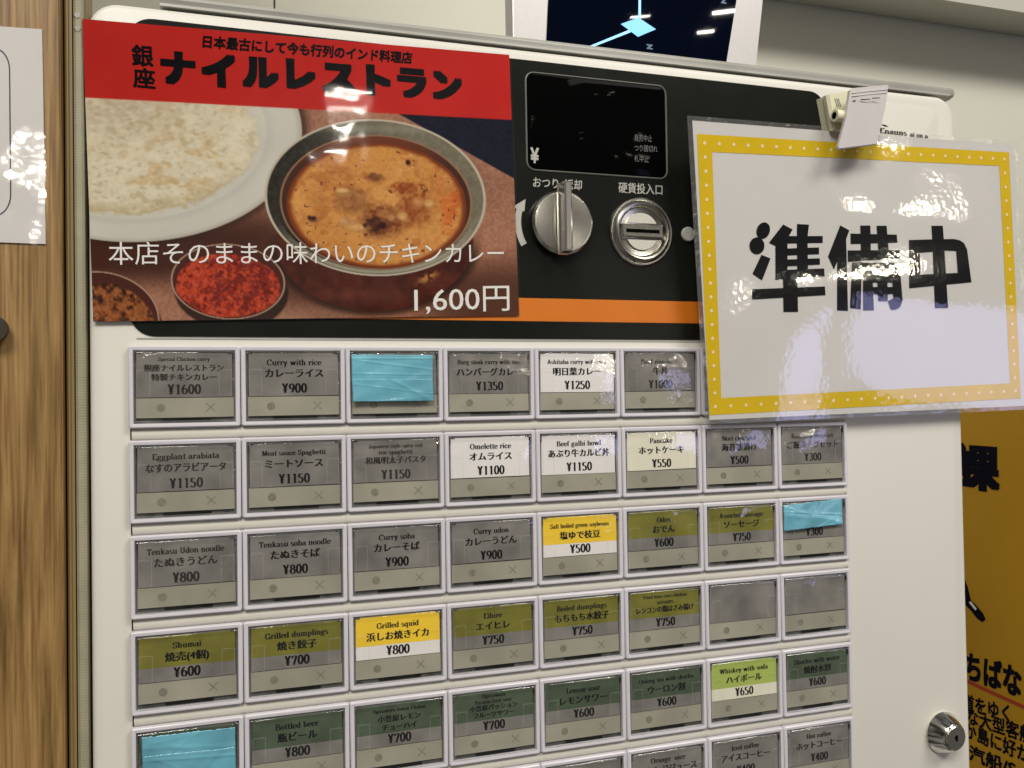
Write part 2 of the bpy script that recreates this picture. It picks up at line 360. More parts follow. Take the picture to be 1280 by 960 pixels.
X = .66
SER = {
    'l': G(.34, *st_(.17, 0, 1)), 'i': G(.34, *st_(.17, 0, X), [(.17, .84), (.17, .98)]), 'r': G(.50, *st_(.17, 0, X), arc(.36, .46, .16, .18, 150, 45, 6), [(.44, .5), (.44, .62)]),
    'n': G(.70, *st_(.17, 0, X), arc(.34, .44, .17, .2, 150, 0), *st_(.51, 0, .44, 1, 0)), 'u': G(.70, [(.17, .2), (.17, X)], [(.04, X - .03), (.2, X - .03)], arc(.34, .2, .17, .18, 180, 330), *st_(.52, 0, X)),
    'm': G(1.02, *st_(.17, 0, X), arc(.33, .44, .16, .2, 150, 0), *st_(.49, 0, .44, 1, 0), arc(.66, .44, .16, .2, 150, 0), *st_(.82, 0, .44, 1, 0)),
    'h': G(.70, *st_(.17, 0, 1), arc(.34, .44, .17, .2, 150, 0), *st_(.51, 0, .44, 1, 0)),
    'o': G(.62, arc(.3, .33, .22, .31, 0, 360, 17)), 'c': G(.56, arc(.31, .33, .22, .31, 50, 320, 13), [(.44, .48), (.44, .6)]),
    'e': G(.58, arc(.3, .33, .22, .31, 0, 320, 15), [(.1, .35), (.5, .35)]), 'a': G(.62, arc(.28, .46, .16, .17, 160, 0, 8), *st_(.45, .02, .5, 0, 0), [(.4, .03), (.6, .05)], arc(.26, .19, .17, .17, 60, 330, 10)),
    'd': G(.66, arc(.28, .32, .2, .3, 20, 340, 12), *st_(.48, 0, 1), ), 'b': G(.66, *st_(.17, 0, 1, 0), arc(.36, .32, .2, .3, -160, 160, 12)),
    'p': G(.66, *st_(.17, -.3, X), arc(.36, .32, .2, .3, -160, 160, 12)), 'q': G(.66, arc(.28, .32, .2, .3, 20, 340, 12), *st_(.48, -.3, X, 1, 0)),
    'g': G(.62, arc(.27, .42, .17, .2, 0, 360, 13), arc(.28, -.1, .22, .16, 0, 360, 13), [(.38, .6), (.58, .64)], [(.12, .22), (.2, .06)]),
    's': G(.50, arc(.25, .48, .15, .15, 40, 250, 8), arc(.25, .18, .17, .16, 80, -150, 8)), 't': G(.42, [(.2, .12), (.2, .86)], arc(.31, .14, .11, .12, 180, 330, 6), [(.04, X - .03), (.38, X - .03)]),
    'f': G(.42, *st_(.17, 0, .8, 1, 0), arc(.3, .8, .13, .17, 180, 40, 6), [(.04, X - .03), (.36, X - .03)]), 'k': G(.68, *st_(.17, 0, 1), [(.5, X - .03), (.2, .28)], [(.3, .38), (.55, .02)], [(.42, .03), (.66, .03)], [(.4, X - .03), (.6, X - .03)]),
    'w': G(.96, [(.1, X), (.3, 0)], [(.3, 0), (.46, X)], [(.46, X), (.66, 0)], [(.66, 0), (.82, X)], [(0, X - .03), (.22, X - .03)], [(.72, X - .03), (.92, X - .03)]),
    'y': G(.62, [(.1, X), (.32, 0)], [(.5, X), (.2, -.3)], [(0, X - .03), (.22, X - .03)], [(.4, X - .03), (.6, X - .03)], [(.1, -.26), (.22, -.26)]), 'z': G(.54, [(.07, X - .03), (.46, X - .03)], [(.44, X), (.08, 0)], [(.07, .03), (.48, .03)]),
    'v': G(.62, [(.1, X), (.3, 0)], [(.3, 0), (.5, X)]),
    'S': G(.68, arc(.34, .74, .2, .23, 30, 250, 10), arc(.34, .26, .23, .24, 80, -150, 10), [(.55, .75), (.55, .97)], [(.11, .03), (.11, .28)]),
    'C': G(.78, arc(.42, .5, .32, .48, 48, 312, 16), [(.66, .7), (.66, .98)]), 'G': G(.84, arc(.42, .5, .32, .48, 48, 345, 16), [(.66, .7), (.66, .98)], *st_(.7, .05, .42, 0, 2)),
    'O': G(.84, arc(.42, .5, .32, .48, 0, 360, 21)), 'B': G(.78, *st_(.2, 0, 1, 1, 1), [(.2, .97), (.45, .97)], arc(.43, .75, .17, .22, 90, -90), [(.2, .52), (.45, .52)], arc(.45, .27, .21, .24, 90, -90), [(.2, .03), (.45, .03)]),
    'E': G(.72, *st_(.2, 0, 1), [(.2, .97), (.62, .97)], [(.2, .52), (.5, .52)], [(.2, .03), (.64, .03)], [(.61, .8), (.61, .97)], [(.63, .03), (.63, .22)]),
    'F': G(.68, *st_(.2, 0, 1), [(.2, .97), (.62, .97)], [(.2, .52), (.5, .52)], [(.61, .8), (.61, .97)]),
    'A': G(.82, [(.4, 1), (.12, 0)], [(.38, 1), (.66, 0)], [(.2, .3), (.56, .3)], [(.0, .03), (.24, .03)], [(.52, .03), (.8, .03)]),
    'M': G(.98, [(.17, 0), (.17, 1)], [(.2, 1), (.48, .05)], [(.48, .05), (.76, 1)], *st_(.8, 0, 1, 1, 2), [(.03, .03), (.3, .03)], [(.03, .97), (.24, .97)]),
    'N': G(.86, [(.17, 0), (.17, 1)], [(.17, 1), (.68, 0)], [(.7, 0), (.7, 1)], [(.03, .03), (.3, .03)], [(.03, .97), (.24, .97)], [(.58, .97), (.84, .97)]),
    'J': G(.52, *st_(.32, .2, 1, 0, 2), arc(.2, .2, .12, .18, 0, -180, 7)), 'P': G(.72, *st_(.2, 0, 1), [(.2, .97), (.42, .97)], arc(.42, .72, .19, .25, 90, -90), [(.2, .47), (.42, .47)]),
    'R': G(.80, *st_(.2, 0, 1), [(.2, .97), (.42, .97)], arc(.42, .75, .19, .22, 90, -90), [(.2, .52), (.42, .52)], [(.44, .52), (.66, .02)], [(.56, .03), (.8, .03)]),
    'T': G(.74, *st_(.37, 0, 1, 1, 0), [(.06, .97), (.68, .97)], [(.08, .78), (.08, .97)], [(.66, .78), (.66, .97)]), 'U': G(.84, [(.2, .3), (.2, 1)], arc(.42, .3, .22, .28, 180, 360), [(.64, .3), (.64, 1)], [(.06, .97), (.34, .97)], [(.52, .97), (.78, .97)]),
    'L': G(.68, *st_(.2, 0, 1, 0, 2), [(.06, .03), (.6, .03)], [(.6, .03), (.6, .24)]), 'I': G(.4, *st_(.2, 0, 1, 1, 2)), 'H': G(.88, *st_(.2, 0, 1, 1, 2), *st_(.68, 0, 1, 1, 2), [(.2, .52), (.68, .52)]),
    'W': G(1.1, [(.1, 1), (.34, 0)], [(.34, 0), (.54, 1)], [(.54, 1), (.78, 0)], [(.78, 0), (.98, 1)], [(0, .97), (.24, .97)], [(.86, .97), (1.08, .97)]),
    '0': G(.60, arc(.3, .5, .2, .48, 0, 360, 19)), '1': G(.60, *st_(.32, 0, 1, 1, 0), [(.16, .86), (.32, .95)]), '3': G(.60, arc(.27, .75, .19, .22, 150, -90, 10), arc(.27, .27, .22, .25, 90, -150, 10)),
    '2': G(.60, arc(.28, .72, .2, .25, 160, -20, 9), [(.47, .66), (.1, .08)], [(.08, .06), (.5, .06)], [(.5, .04), (.5, .22)]), '4': G(.60, *st_(.38, 0, 1, 1, 0), [(.38, .98), (.06, .3)], [(.05, .29), (.56, .29)]),
    '5': G(.60, [(.14, .55), (.14, .97)], [(.12, .95), (.48, .95)], arc(.27, .3, .21, .28, 110, -150, 11)), '6': G(.60, arc(.3, .3, .2, .28, 0, 360, 15), arc(.42, .4, .32, .56, 180, 100, 7)),
    '7': G(.60, [(.1, .94), (.52, .94)], [(.1, .74), (.1, .95)], [(.5, .94), (.24, 0)]), '8': G(.60, arc(.3, .74, .17, .22, 0, 360, 15), arc(.3, .27, .21, .25, 0, 360, 15)), '9': G(.60, arc(.3, .68, .2, .28, 0, 360, 15), arc(.18, .6, .32, .56, 0, -80, 7)),
    '\u00a5': G(.66, [(.1, 1), (.32, .5)], [(.52, 1), (.32, .5)], *st_(.32, 0, .5, 1, 0), [(.12, .44), (.52, .44)], [(.12, .26), (.52, .26)], [(.02, .97), (.22, .97)], [(.42, .97), (.62, .97)]),
    ' ': G(.36), '.': G(.3, [(.14, 0), (.14, .12)]),
}


def serif(text, heavy=1.0):
    key = ('serif', text, heavy)
    if key in _cache: return _cache[key]
    V = []; F = []; x = 0
    for ch in text:
        wd, strokes = SER.get(ch, SER[' '])
        for s in strokes:
            P = np.array(s, float); P[:, 0] += x
            T = np.gradient(P, axis=0); T /= np.linalg.norm(T, axis=1)[:, None] + 1e-9
            N = np.stack([-T[:, 1], T[:, 0]], 1)
            hw = .5 * heavy * (TN + (TH - TN) * np.abs(N[:, 0]) ** 1.3)
            A = P + N * hw[:, None]; B = P - N * hw[:, None]
            b = len(V); n = len(P)
            for a_, b_ in zip(A, B): V += [tuple(a_), tuple(b_)]
            F += [(b + 2 * i, b + 2 * i + 1, b + 2 * i + 3, b + 2 * i + 2) for i in range(n - 1)]
        x += wd
    _cache[key] = (np.array(V), F); return _cache[key]


def put(mb, g, BL, BR, TL, keep=None):
    """map the bounding box of a glyph mesh on the parallelogram BL, BR, TL"""
    V, F = g; dep = V[:, 2:3] if V.shape[1] > 2 else 0; V = V[:, :2]; lo = V.min(0); hi = V.max(0)
    if keep: lo[1], hi[1] = keep
    U = (V - lo) / (hi - lo)
    BL, BR, TL = map(lambda a: np.array(a, float), (BL, BR, TL))
    nn = np.cross(BR - BL, TL - BL); nn /= np.linalg.norm(nn)
    if np.dot(nn, FWD) > 0: nn = -nn
    mb.add(BL + U[:, :1] * (BR - BL) + U[:, 1:2] * (TL - BL) + dep * nn, F)


# ================================================================== THE SETTING
XJ = at(343, 20, 402)[0]
for a_, b_ in ((-1500, XJ - .6), (XJ + .6, 3000)):
    mb = MB(); mb.rrect(a_, b_, -1500, 1500, .5, [(0, 420), (0, 402.6), (.6, 402)]); single(mb.build('wall', 'wall'), '', '', kind='structure')
mb = MB(); mb.box(-1600, 3100, 420.5, 424, -1500, 1500); single(mb.build('wall', 'wallgrey'), '', '', kind='structure')
# cove above the right half, its lower edge slopes down to the right in the view
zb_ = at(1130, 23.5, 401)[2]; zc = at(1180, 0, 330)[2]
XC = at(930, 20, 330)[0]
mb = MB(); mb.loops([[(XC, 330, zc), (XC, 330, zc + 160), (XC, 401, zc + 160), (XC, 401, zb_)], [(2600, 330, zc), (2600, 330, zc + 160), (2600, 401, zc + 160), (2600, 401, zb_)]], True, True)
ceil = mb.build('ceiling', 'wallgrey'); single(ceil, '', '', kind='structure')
# wood-veneered partition at the left, with its joint strips
xw = at(78, 480, -6)[0]; x1 = at(93.5, 480, -2)[0]; x2 = at(108, 480, -1)[0]
mb = MB(); mb.rrect(-700, xw, -700, 700, .8, [(0, 20), (0, -5.4), (.6, -6)])
single(mb.build('wood_wall', 'wood'), '', '', kind='structure')
mb = MB(); mb.loops([[(xw + .7, 20, z), (xw + .7, -1.6, z), (xw + 1.4, -2.2, z), (x1 - 1.5, -2.2, z), (x1 - 1.2, -1.2, z), (x1 - .3, -1.2, z), (x1 - .1, 20, z)] for z in (-700, 700)], True, True)
single(mb.build('wall_moulding', 'brown'), '', '', kind='structure')
g = MB(); nz_ = 1300
zz = np.linspace(-330, 330, nz_)
L = []
for k, z in enumerate(zz):
    q = .05 * (k % 2)
    L.append([(x1 + .1, 20, z), (x1 + .1, -.6 - q, z), (x1 + 1, -1.3 - q, z), (x2 - 1, -1.3 - q, z), (x2 - .2, -.6 - q, z), (x2 - .2, 20, z)])
g.loops(L, True, True)
single(g.build('wall_gasket', 'gasket'), '', '', kind='structure')

mb = MB(); mb.box(x2 + .1, -15.2, 2.2, 20, -700, 700); single(mb.build('wall_moulding', 'brown'), '', '', kind='structure')

# ================================================================== TICKET MACHINE
TM = thing('ticket_machine', 'white ticket vending machine with black and orange facia above rows of menu buttons', 'ticket machine', (190, 100, -330))
D0, D1, DT = -13.2, 391.6, 128.9
mb = MB(); mb.rrect(-14.5, 390, -330, 131.5, 6, [(0, 240), (0, 16), (1.2, 15)])
mb.build('cabinet', 'body', TM, smooth=40)
# front door with an opening only by relief: everything lies on it
mb = MB(); mb.rrect(D0, D1, -332, DT, 11, [(0, 13), (0, 2.2), (.3, 1.1), (1.0, .3), (2.2, 0)], k=8)
mb.build('front_door', 'body', TM, smooth=50)
# rolled rail above the door
mb = MB()
pr = [(2, 131), (1.2, 133.2), (1.8, 134.6), (3.5, 135.3), (9, 135.3), (11.5, 134.4), (12.6, 132.4), (12.6, 129.6), (6, 129.6)]
L = [[(x, y, z) for y, z in pr] for x in (12, 392.5)]
L.append([(394.6, 7 + (y - 7) * .75, 132 + (z - 132) * .75) for y, z in pr])
mb.loops(L, True, True); mb.build('top_rail', 'trim', TM, smooth=40)
mb = MB(); L = [[(x, y, z) for y, z in ((.8, 130.2), (.8, 131.2), (2.4, 131.2), (2.4, 130.2))] for x in (12, 390)]
mb.loops(L, True, True); mb.build('top_seam', 'trim', TM)
# two small bolts beside the door corner
for z in (122, 117):
    mb = MB(); mb.lathe(-16.2, z, [(1.3, 6), (1.3, -1), (1.0, -1.6)], n=12); mb.build('bolt', 'brushed', TM, smooth=40)

# black facia
mb = MB(); mb.rrect(.6, 312.5, 3.6, 124.2, 9, [(0, .3), (0, -.35), (.25, -.6)], k=8)
FA = mb.build('facia', 'black', TM, smooth=40)
mb = MB(); mb.box(.7, 312.4, -.75, -.5, 11.2, 21.1); mb.build('orange_stripe', 'orange', TM)
mb = MB(); mb.box(3, 310, -.2, .2, 2.55, 3.1); mb.build('facia_lip', 'trim', TM)

# display window
mb = MB(); x0, x1_, z0, z1 = 158.7, 225.7, 76.6, 118.8
mb.loops([rr(x0 - a, x1_ + a, z0 - a, z1 + a, 3.6 + a, y) for a, y in ((.5, -.5), (.35, -1.0), (0, -1.1), (-.3, -.7))])
DW = mb.build('display_window', 'dimtrim', TM, smooth=60)
mb = MB(); mb.rrect(x0 + .2, x1_ - .2, z0 + .2, z1 - .2, 3.4, [(0, -.4), (0, -.65), (.3, -.8)])
mb.build('display_glass', 'glassblack', DW, smooth=40)
mb = MB(); Y = -.95
put(mb, glyphs('¥', .03), at(663, 203.5, Y), at(673.5, 204.5, Y), at(663, 184, Y)); mb.build('yen_symbol', 'legend', DW)
mb = MB()
for t, a, b, y in (('発売中止', 793, 815, 176), ('つり銭切れ', 793, 822, 189), ('札中止', 793, 811, 202)):
    mb = MB(); put(mb, glyphs(t), at(a, y, Y), at(b, y + 1.5, Y), at(a, y - 8.5, Y)); mb.build('status_text', 'dim_ink', DW)
# legends
mb = MB(); Y = -.72
put(mb, glyphs('おつり･返却', .012), at(666, 234, Y), at(727, 238, Y), at(666.5, 221, Y)); mb.build('facia_lettering', 'legend', TM); mb = MB()
put(mb, glyphs('硬貨投入口', .012), at(773, 241, Y), at(828, 244, Y), at(773, 227.5, Y))
mb.build('facia_lettering', 'legend', TM)
# curved arrow left of the lever
mb = MB(); kx, kz = 173.3, 53.6
a = np.radians(np.linspace(164, 210, 12)); R0, R1 = 17.8, 20.6
Vv = []
for t in a: Vv += [(kx + R0 * math.cos(t), Y, kz + R0 * math.sin(t)), (kx + R1 * math.cos(t), Y, kz + R1 * math.sin(t))]
mb.add(Vv, [(2 * i, 2 * i + 1, 2 * i + 3, 2 * i + 2) for i in range(11)])
P_ = lambda r_, d_: (kx + r_ * math.cos(math.radians(d_)), Y, kz + r_ * math.sin(math.radians(d_)))
mb.add([P_(16.9, 163.9), P_(22.6, 163.9), P_(18.6, 147)], [(0, 1, 2)])
mb.build('turn_arrow', 'legend', TM)

# return lever knob
mb = MB(); mb.lathe(kx, kz, [(13.2, -.4), (13.9, -1.5), (13.9, -4.4), (13.0, -5.3), (12.4, -5.4)], n=64)
KN = mb.build('return_knob', 'brushed', TM, smooth=35)
mb = MB()
def fin(xa, xb, za, zb, ya, yb, bev):
    return [[(xa, ya, z) for z in (za, zb)] + [(xb, ya, zb), (xb, ya, za)]]
mb.loops([[(kx - 2.3 + i, y, kz - 13.6 + i), (kx + 1.3 - i, y, kz - 13.6 + i), (kx + 1.3 - i, y, kz + 16.2 - i), (kx - 2.3 + i, y, kz + 16.2 - i)][::-1] for i, y in ((-.5, -5.2), (0, -6), (.1, -12), (.8, -12.7))], False, True)
mb.build('finger_ridge', 'ridge', KN, smooth=30)
mb = MB(); mb.loops([[(kx - 3.6 + i, y, kz - 12.4 + i), (kx - 2.6 - i, y, kz - 12.4 + i), (kx - 2.6 - i, y, kz + 12.4 - i), (kx - 3.6 + i, y, kz + 12.4 - i)][::-1] for i, y in ((0, -5.3), (.2, -6.3))], False, True)
mb.build('ridge_groove', 'chrome', KN, smooth=30)

# coin slot
cx, cz = 212.0, 51.9
mb = MB(); mb.lathe(cx, cz, [(15.2, -.4), (15.4, -1.3), (14.9, -2.0), (14.2, -1.9), (13.4, -2.9), (12.6, -3.4), (11.8, -3.2), (11.0, -2.2), (10.8, -1.5), (10.6, -1.4)], n=72)
CS = mb.build('coin_slot', 'steel', TM, smooth=35)
mb = MB()
for sg in (1, -1):
    t = np.radians(np.linspace(27, 153, 14)); pts = [(cx + 8.1 * math.cos(q), cz + sg * 8.3 * math.sin(q)) for q in t]
    if sg < 0: pts = pts[::-1]
    mb.loops([[(px_, y, pz_) for px_, pz_ in pts] for y in (-1.3, -2.0)], False, True)
mb.build('guard_plate', 'bright', CS, smooth=35)
mb = MB(); mb.loops([[(cx - 10.2, y, cz - 3.0), (cx + 10.2, y, cz - 3.0), (cx + 10.2, y, cz + 3.0), (cx - 10.2, y, cz + 3.0)][::-1] for y in (-1.2, -2.7)] + [[(cx - 9.6, -3.1, cz - 2.4), (cx + 9.6, -3.1, cz - 2.4), (cx + 9.6, -3.1, cz + 2.4), (cx - 9.6, -3.1, cz + 2.4)][::-1]], False, True)
mb.build('slot_bar', 'steel', CS, smooth=30)
mb = MB(); mb.box(cx - 8.2, cx + 8.2, -3.2, -3.0, cz - .85, cz + .75); mb.build('slot_opening', 'slot', CS)
# round push button half behind the sign
P = at(860, 293, -1); mb = MB(); mb.lathe(P[0], P[2], [(3.4, -.4), (3.4, -1.4), (2.9, -1.9)], n=24); mb.build('call_button', 'legend', TM, smooth=40)

# maker's plate text (half hidden by the sign)
mb = MB(); Y = -.6
put(mb, serif('Enauns', 1.5), at(1100, 166.5, Y), at(1134, 170, Y), at(1100, 159.5, Y)); mb.build('plate_lettering', 'ink', TM); mb = MB()
put(mb, serif('ai on a', 1.4), at(1137, 170.5, Y), at(1160, 173, Y), at(1137, 165, Y)); mb.build('plate_lettering', 'ink', TM); mb = MB()
mb.add([at(1100, 155, Y), at(1107, 156.2, Y), at(1111, 158.5, Y), at(1106, 157.8, Y)], [(0, 1, 2, 3)])
mb.build('plate_emblem', 'ink', TM)
# shallow raised panel line in the right corner of the door
mb = MB(); mb.loops([rr(314.5 - a, 381 + a, 40 - a, 122.5 + a, 5 + a, y, 6) for a, y in ((0, -.02), (-.35, -.35), (-.9, -.35), (-1.1, -.4))], False, True); mb.build('corner_panel', 'body', TM, smooth=30)

# lock
P = at(1178, 915, 0); lx, lz = P[0], P[2]
mb = MB(); mb.lathe(lx, lz, [(10.2, .2), (10.4, -1.0), (9.8, -2.0), (6.9, -7.5), (6.4, -8), (6.1, -7.6)], n=48)
LK = mb.build('lock', 'chrome', TM, smooth=35)
mb = MB(); mb.lathe(lx, lz, [(5.9, -7), (5.9, -8.6), (5.4, -9.0)], n=40); mb.build('lock_cylinder', 'brushed', LK, smooth=35)
mb = MB(); mb.add([(lx - 1.2, -9.06, lz + .5), (lx, -9.06, lz + 1.8), (lx + .9, -9.06, lz + 1.2), (lx + .7, -9.06, lz - 1.6), (lx - .5, -9.06, lz - 1.2)], [(0, 1, 2, 3, 4)]); mb.build('keyhole', 'slot', LK)

# strips between rows and gap slivers
PX, PZ, FH = 40.0, 35.37, 30.95
for r in range(0, 6):
    zt = -r * PZ
    if r < 5:
        za, zb = zt - FH - (PZ - FH) + .1, zt - FH - .1
        mb = MB(); mb.loops([[(x, y, z) for y, z in ((0.1, za), (-.5, za + .15), (-.95, za + 1.0), (-1.0, (za + zb) / 2), (-.8, zb - .7), (-.4, zb - .1), (0.1, zb))] for x in (1.1, 319.2)], True, True)
        mb.build('row_strip', 'strip', TM, smooth=50)
        mb = MB(); mb.box(.55, 1.0, -.12, .1, za, zb); mb.build('strip_gap', 'slot', TM)
        mb = MB(); mb.box(319.4, 319.7, -.12, .1, za, zb); mb.build('strip_gap', 'slot', TM)

# --- buttons: shared meshes, local origin at the top left corner of the frame, x right, z down
def frame_mesh(w):
    m_ = MB(); L = []
    for a, r, y in ((0, 1.0, .05), (0, 1.0, -1.7), (.12, 1.0, -2.2), (.5, .8, -2.5), (1.35, .6, -2.5), (1.7, .5, -2.35), (1.85, .4, -1.9), (1.85, .4, -.1)):
        L.append(rr(a + .12, w - .12 - a, -FH + a, -a, max(.05, r - a * .3), y, 3))
    m_.loops(L); return m_.mesh('button', 'frame', smooth=35)


def cap_mesh(w):
    m_ = MB(); L = [rr(2.05 + a, w - 2.05 - a, -FH + 2.05 + a, -2.05 - a, .5, y, 2) for a, y in ((0, -.9), (0, -2.3), (.35, -2.75), (.75, -2.9))]
    m_.loops(L, False, True)
    return m_.mesh('clear_cap', 'cap', smooth=30)


def rim_mesh(w):
    m_ = MB(); m_.loops([rr(2.0 + a, w - 2.0 - a, -FH + 2.0 + a, -2.0 - a, .5, y, 2) for a, y in ((0, -2.2), (.05, -2.95), (.5, -3.0), (.75, -2.6))]); return m_.mesh('cap_rim', 'frost', smooth=30)


def rib_mesh(xa):
    m_ = MB(); m_.loops([rr(xa + a, xa + 4.9 - a, -19.2, -9 - a, .3, y, 2) for a, y in ((0, -2.92), (.08, -3.02), (.3, -3.02), (.36, -2.92))]); return m_.mesh('cap_rib', 'frost', smooth=30)


def well_mesh(w):
    m_ = MB(); m_.box(1.9, w - 1.9, -.55, -.1, -FH + 1.9, -1.9)
    return m_.mesh('button_well', 'well')


def strip_mesh(w):
    m_ = MB(); m_.box(2.7, w - 2.6, -1.35, -.5, -27.1, -19.7); return m_.mesh('indicator_strip', 'indicator')


def mark_mesh(w):
    m_ = MB(); k = w / 40
    t = np.linspace(0, 2 * math.pi, 20, endpoint=False)
    m_.add([(11.3 * k + 1.55 * math.cos(a_), -1.42, -23.4 + 1.55 * math.sin(a_)) for a_ in t], [tuple(range(20))[::-1]])
    return m_.mesh('round_mark', 'mark')


def cross_mesh(w):
    m_ = MB(); c_ = 29.0 * w / 40; p = .28; a_ = 1.7
    V = [(0, p), (a_ - p, a_), (a_, a_ - p), (p, 0), (a_, -a_ + p), (a_ - p, -a_), (0, -p), (-a_ + p, -a_), (-a_, -a_ + p), (-p, 0), (-a_, a_ - p), (-a_ + p, a_)]
    m_.add([(c_ + x_, -1.42, -23.4 + z_) for x_, z_ in V], [tuple(range(12))])
    return m_.mesh('cross_mark', 'mark')


def slot_mesh(w):
    m_ = MB(); m_.box(12, w - 11, -1.2, -.6, -28.5, -27.5); return m_.mesh('dark_gap', 'slot')  # black box puts the shadow along the cap's bottom edge into colour


def corner_shadow_mesh(w, right):
    m_ = MB(); P_ = [(2.25, -2.1), (4.6, -2.1), (4.6, -2.75), (2.8, -2.75), (2.8, -5.2), (2.25, -5.2)]  # black angle piece painting the shadow in a top corner of the cap
    if right: P_ = [(w - x_, z_) for x_, z_ in P_][::-1]
    m_.loops([[(x_, y, z_) for x_, z_ in P_] for y in (-1.2, -1.9)], True, True); return m_.mesh('corner_shadow', 'slot')


def card_mesh(w, z0, z1, m):
    m_ = MB(); m_.box(2.9, w - 2.9, -1.55, -.6, z0, z1); return m_.mesh('name_card', m)


_share = {}
def shared(key, fn, *a):
    k = (key,) + a
    if k not in _share: _share[k] = fn(*a)
    return _share[k]


def child(name, me, parent, jitter=0):
    o = bpy.data.objects.new(name, me); reg(o, WL[parent.name], parent)
    if jitter: o.location.x += rng.uniform(-1, 1) * jitter * S; o.location.z += rng.uniform(-1, 1) * jitter * S; o.rotation_euler.y = rng.uniform(-.006, .006)
    return o


# (english lines, japanese lines, price, colours, english size, japanese size)
B = {
    (0, 0): ('Special Chicken curry', ('銀座ナイルレストラン', '特製チキンカレー'), '¥1600', 'g'), (0, 1): ('Curry with rice', ('カレーライス',), '¥900', 'g'), (0, 2): ('', (), '', 'g'),
    (0, 3): ('Burg steak curry with rice', ('ハンバーグカレー',), '¥1350', 'g'), (0, 4): ('Ashitaba curry with rice', ('明日葉カレー',), '¥1250', 'w'), (0, 5): ('Beef rice bowl', ('牛丼',), '¥1000', 'g'), (0, 6): ('', (), '', 'g'), (0, 7): ('', (), '', 'g'),
    (1, 0): ('Eggplant arabiata', ('なすのアラビアータ',), '¥1150', 'g'), (1, 1): ('Meat sauce Spaghetti', ('ミートソース',), '¥1150', 'g'), (1, 2): ('Japanese style spicy cod|roe spaghetti', ('和風明太子パスタ',), '¥1150', 'g'),
    (1, 3): ('Omelette rice', ('オムライス',), '¥1100', 'w'), (1, 4): ('Beef galbi bowl', ('あぶり牛カルビ丼',), '¥1150', 'w'), (1, 5): ('Pancake', ('ホットケーキ',), '¥550', 'c'), (1, 6): ('Nori chazuke', ('海苔茶漬け',), '¥500', 'g'), (1, 7): ('Rice and soup set', ('ご飯スープセット',), '¥300', 'g'),
    (2, 0): ('Tenkasu Udon noodle', ('たぬきうどん',), '¥800', 'g'), (2, 1): ('Tenkasu soba noodle', ('たぬきそば',), '¥800', 'g'), (2, 2): ('Curry soba', ('カレーそば',), '¥900', 'g'), (2, 3): ('Curry udon', ('カレーうどん',), '¥900', 'g'),
    (2, 4): ('Salt boiled green soybeans', ('塩ゆで枝豆',), '¥500', 'y'), (2, 5): ('Oden', ('おでん',), '¥600', 'o'), (2, 6): ('Assorted sausage', ('ソーセージ',), '¥750', 'o'), (2, 7): ('', (), '¥300', 'g'),
    (3, 0): ('Shumai', ('焼売(4個)',), '¥600', 'o'), (3, 1): ('Grilled dumplings', ('焼き餃子',), '¥700', 'o'), (3, 2): ('Grilled squid', ('浜しお焼きイカ',), '¥800', 'y'), (3, 3): ('Eihire', ('エイヒレ',), '¥750', 'o'),
    (3, 4): ('Boiled dumplings', ('もちもち水餃子',), '¥750', 'o'), (3, 5): ('Fried lotus root chicken|scissors', ('レンコンの鶏はさみ揚げ',), '¥750', 'o'), (3, 6): ('', (), '', 'g'), (3, 7): ('', (), '', 'g'),
    (4, 0): ('', (), '', 'd'), (4, 1): ('Bottled beer', ('瓶ビール',), '¥800', 'd'), (4, 2): ('Ogasawara lemon Chuhai', ('小笠原レモン', 'チューハイ'), '¥700', 'd'), (4, 3): ('Ogasawara|Passion fruit sour', ('小笠原パッション', 'フルーツサワー'), '¥700', 'd'),
    (4, 4): ('Lemon sour', ('レモンサワー',), '¥600', 'd'), (4, 5): ('Oolong tea with shochu', ('ウーロン割',), '¥600', 'd'), (4, 6): ('Whiskey with soda', ('ハイボール',), '¥650', 'l'), (4, 7): ('Shochu with water', ('焼酎水割',), '¥600', 'd'),
    (5, 0): ('', (), '', 'g'), (5, 1): ('', (), '', 'g'), (5, 2): ('', (), '', 'g'), (5, 3): ('', (), '', 'g'), (5, 4): ('', (), '', 'g'), (5, 5): ('Orange juice', ('オレンジジュース',), '¥400', 'g'), (5, 6): ('Iced coffee', ('アイスコーヒー',), '¥400', 'g'), (5, 7): ('Hot coffee', ('ホットコーヒー',), '¥400', 'g'),
}
CM = {'g': ('cardgrey', 'cardgrey'), 'w': ('cardwhite', 'cardwhite'), 'c': ('cardcream', 'cardcream'), 'o': ('olive', 'cardgrey'), 'y': ('yellow', 'cardwhite'), 'd': ('green', 'cardgrey'), 'l': ('lime', 'cardcream')}
LW = {0: 40, 1: 40, 2: 40, 3: 40, 4: 40, 5: 40, 6: 40, 7: 39.2}
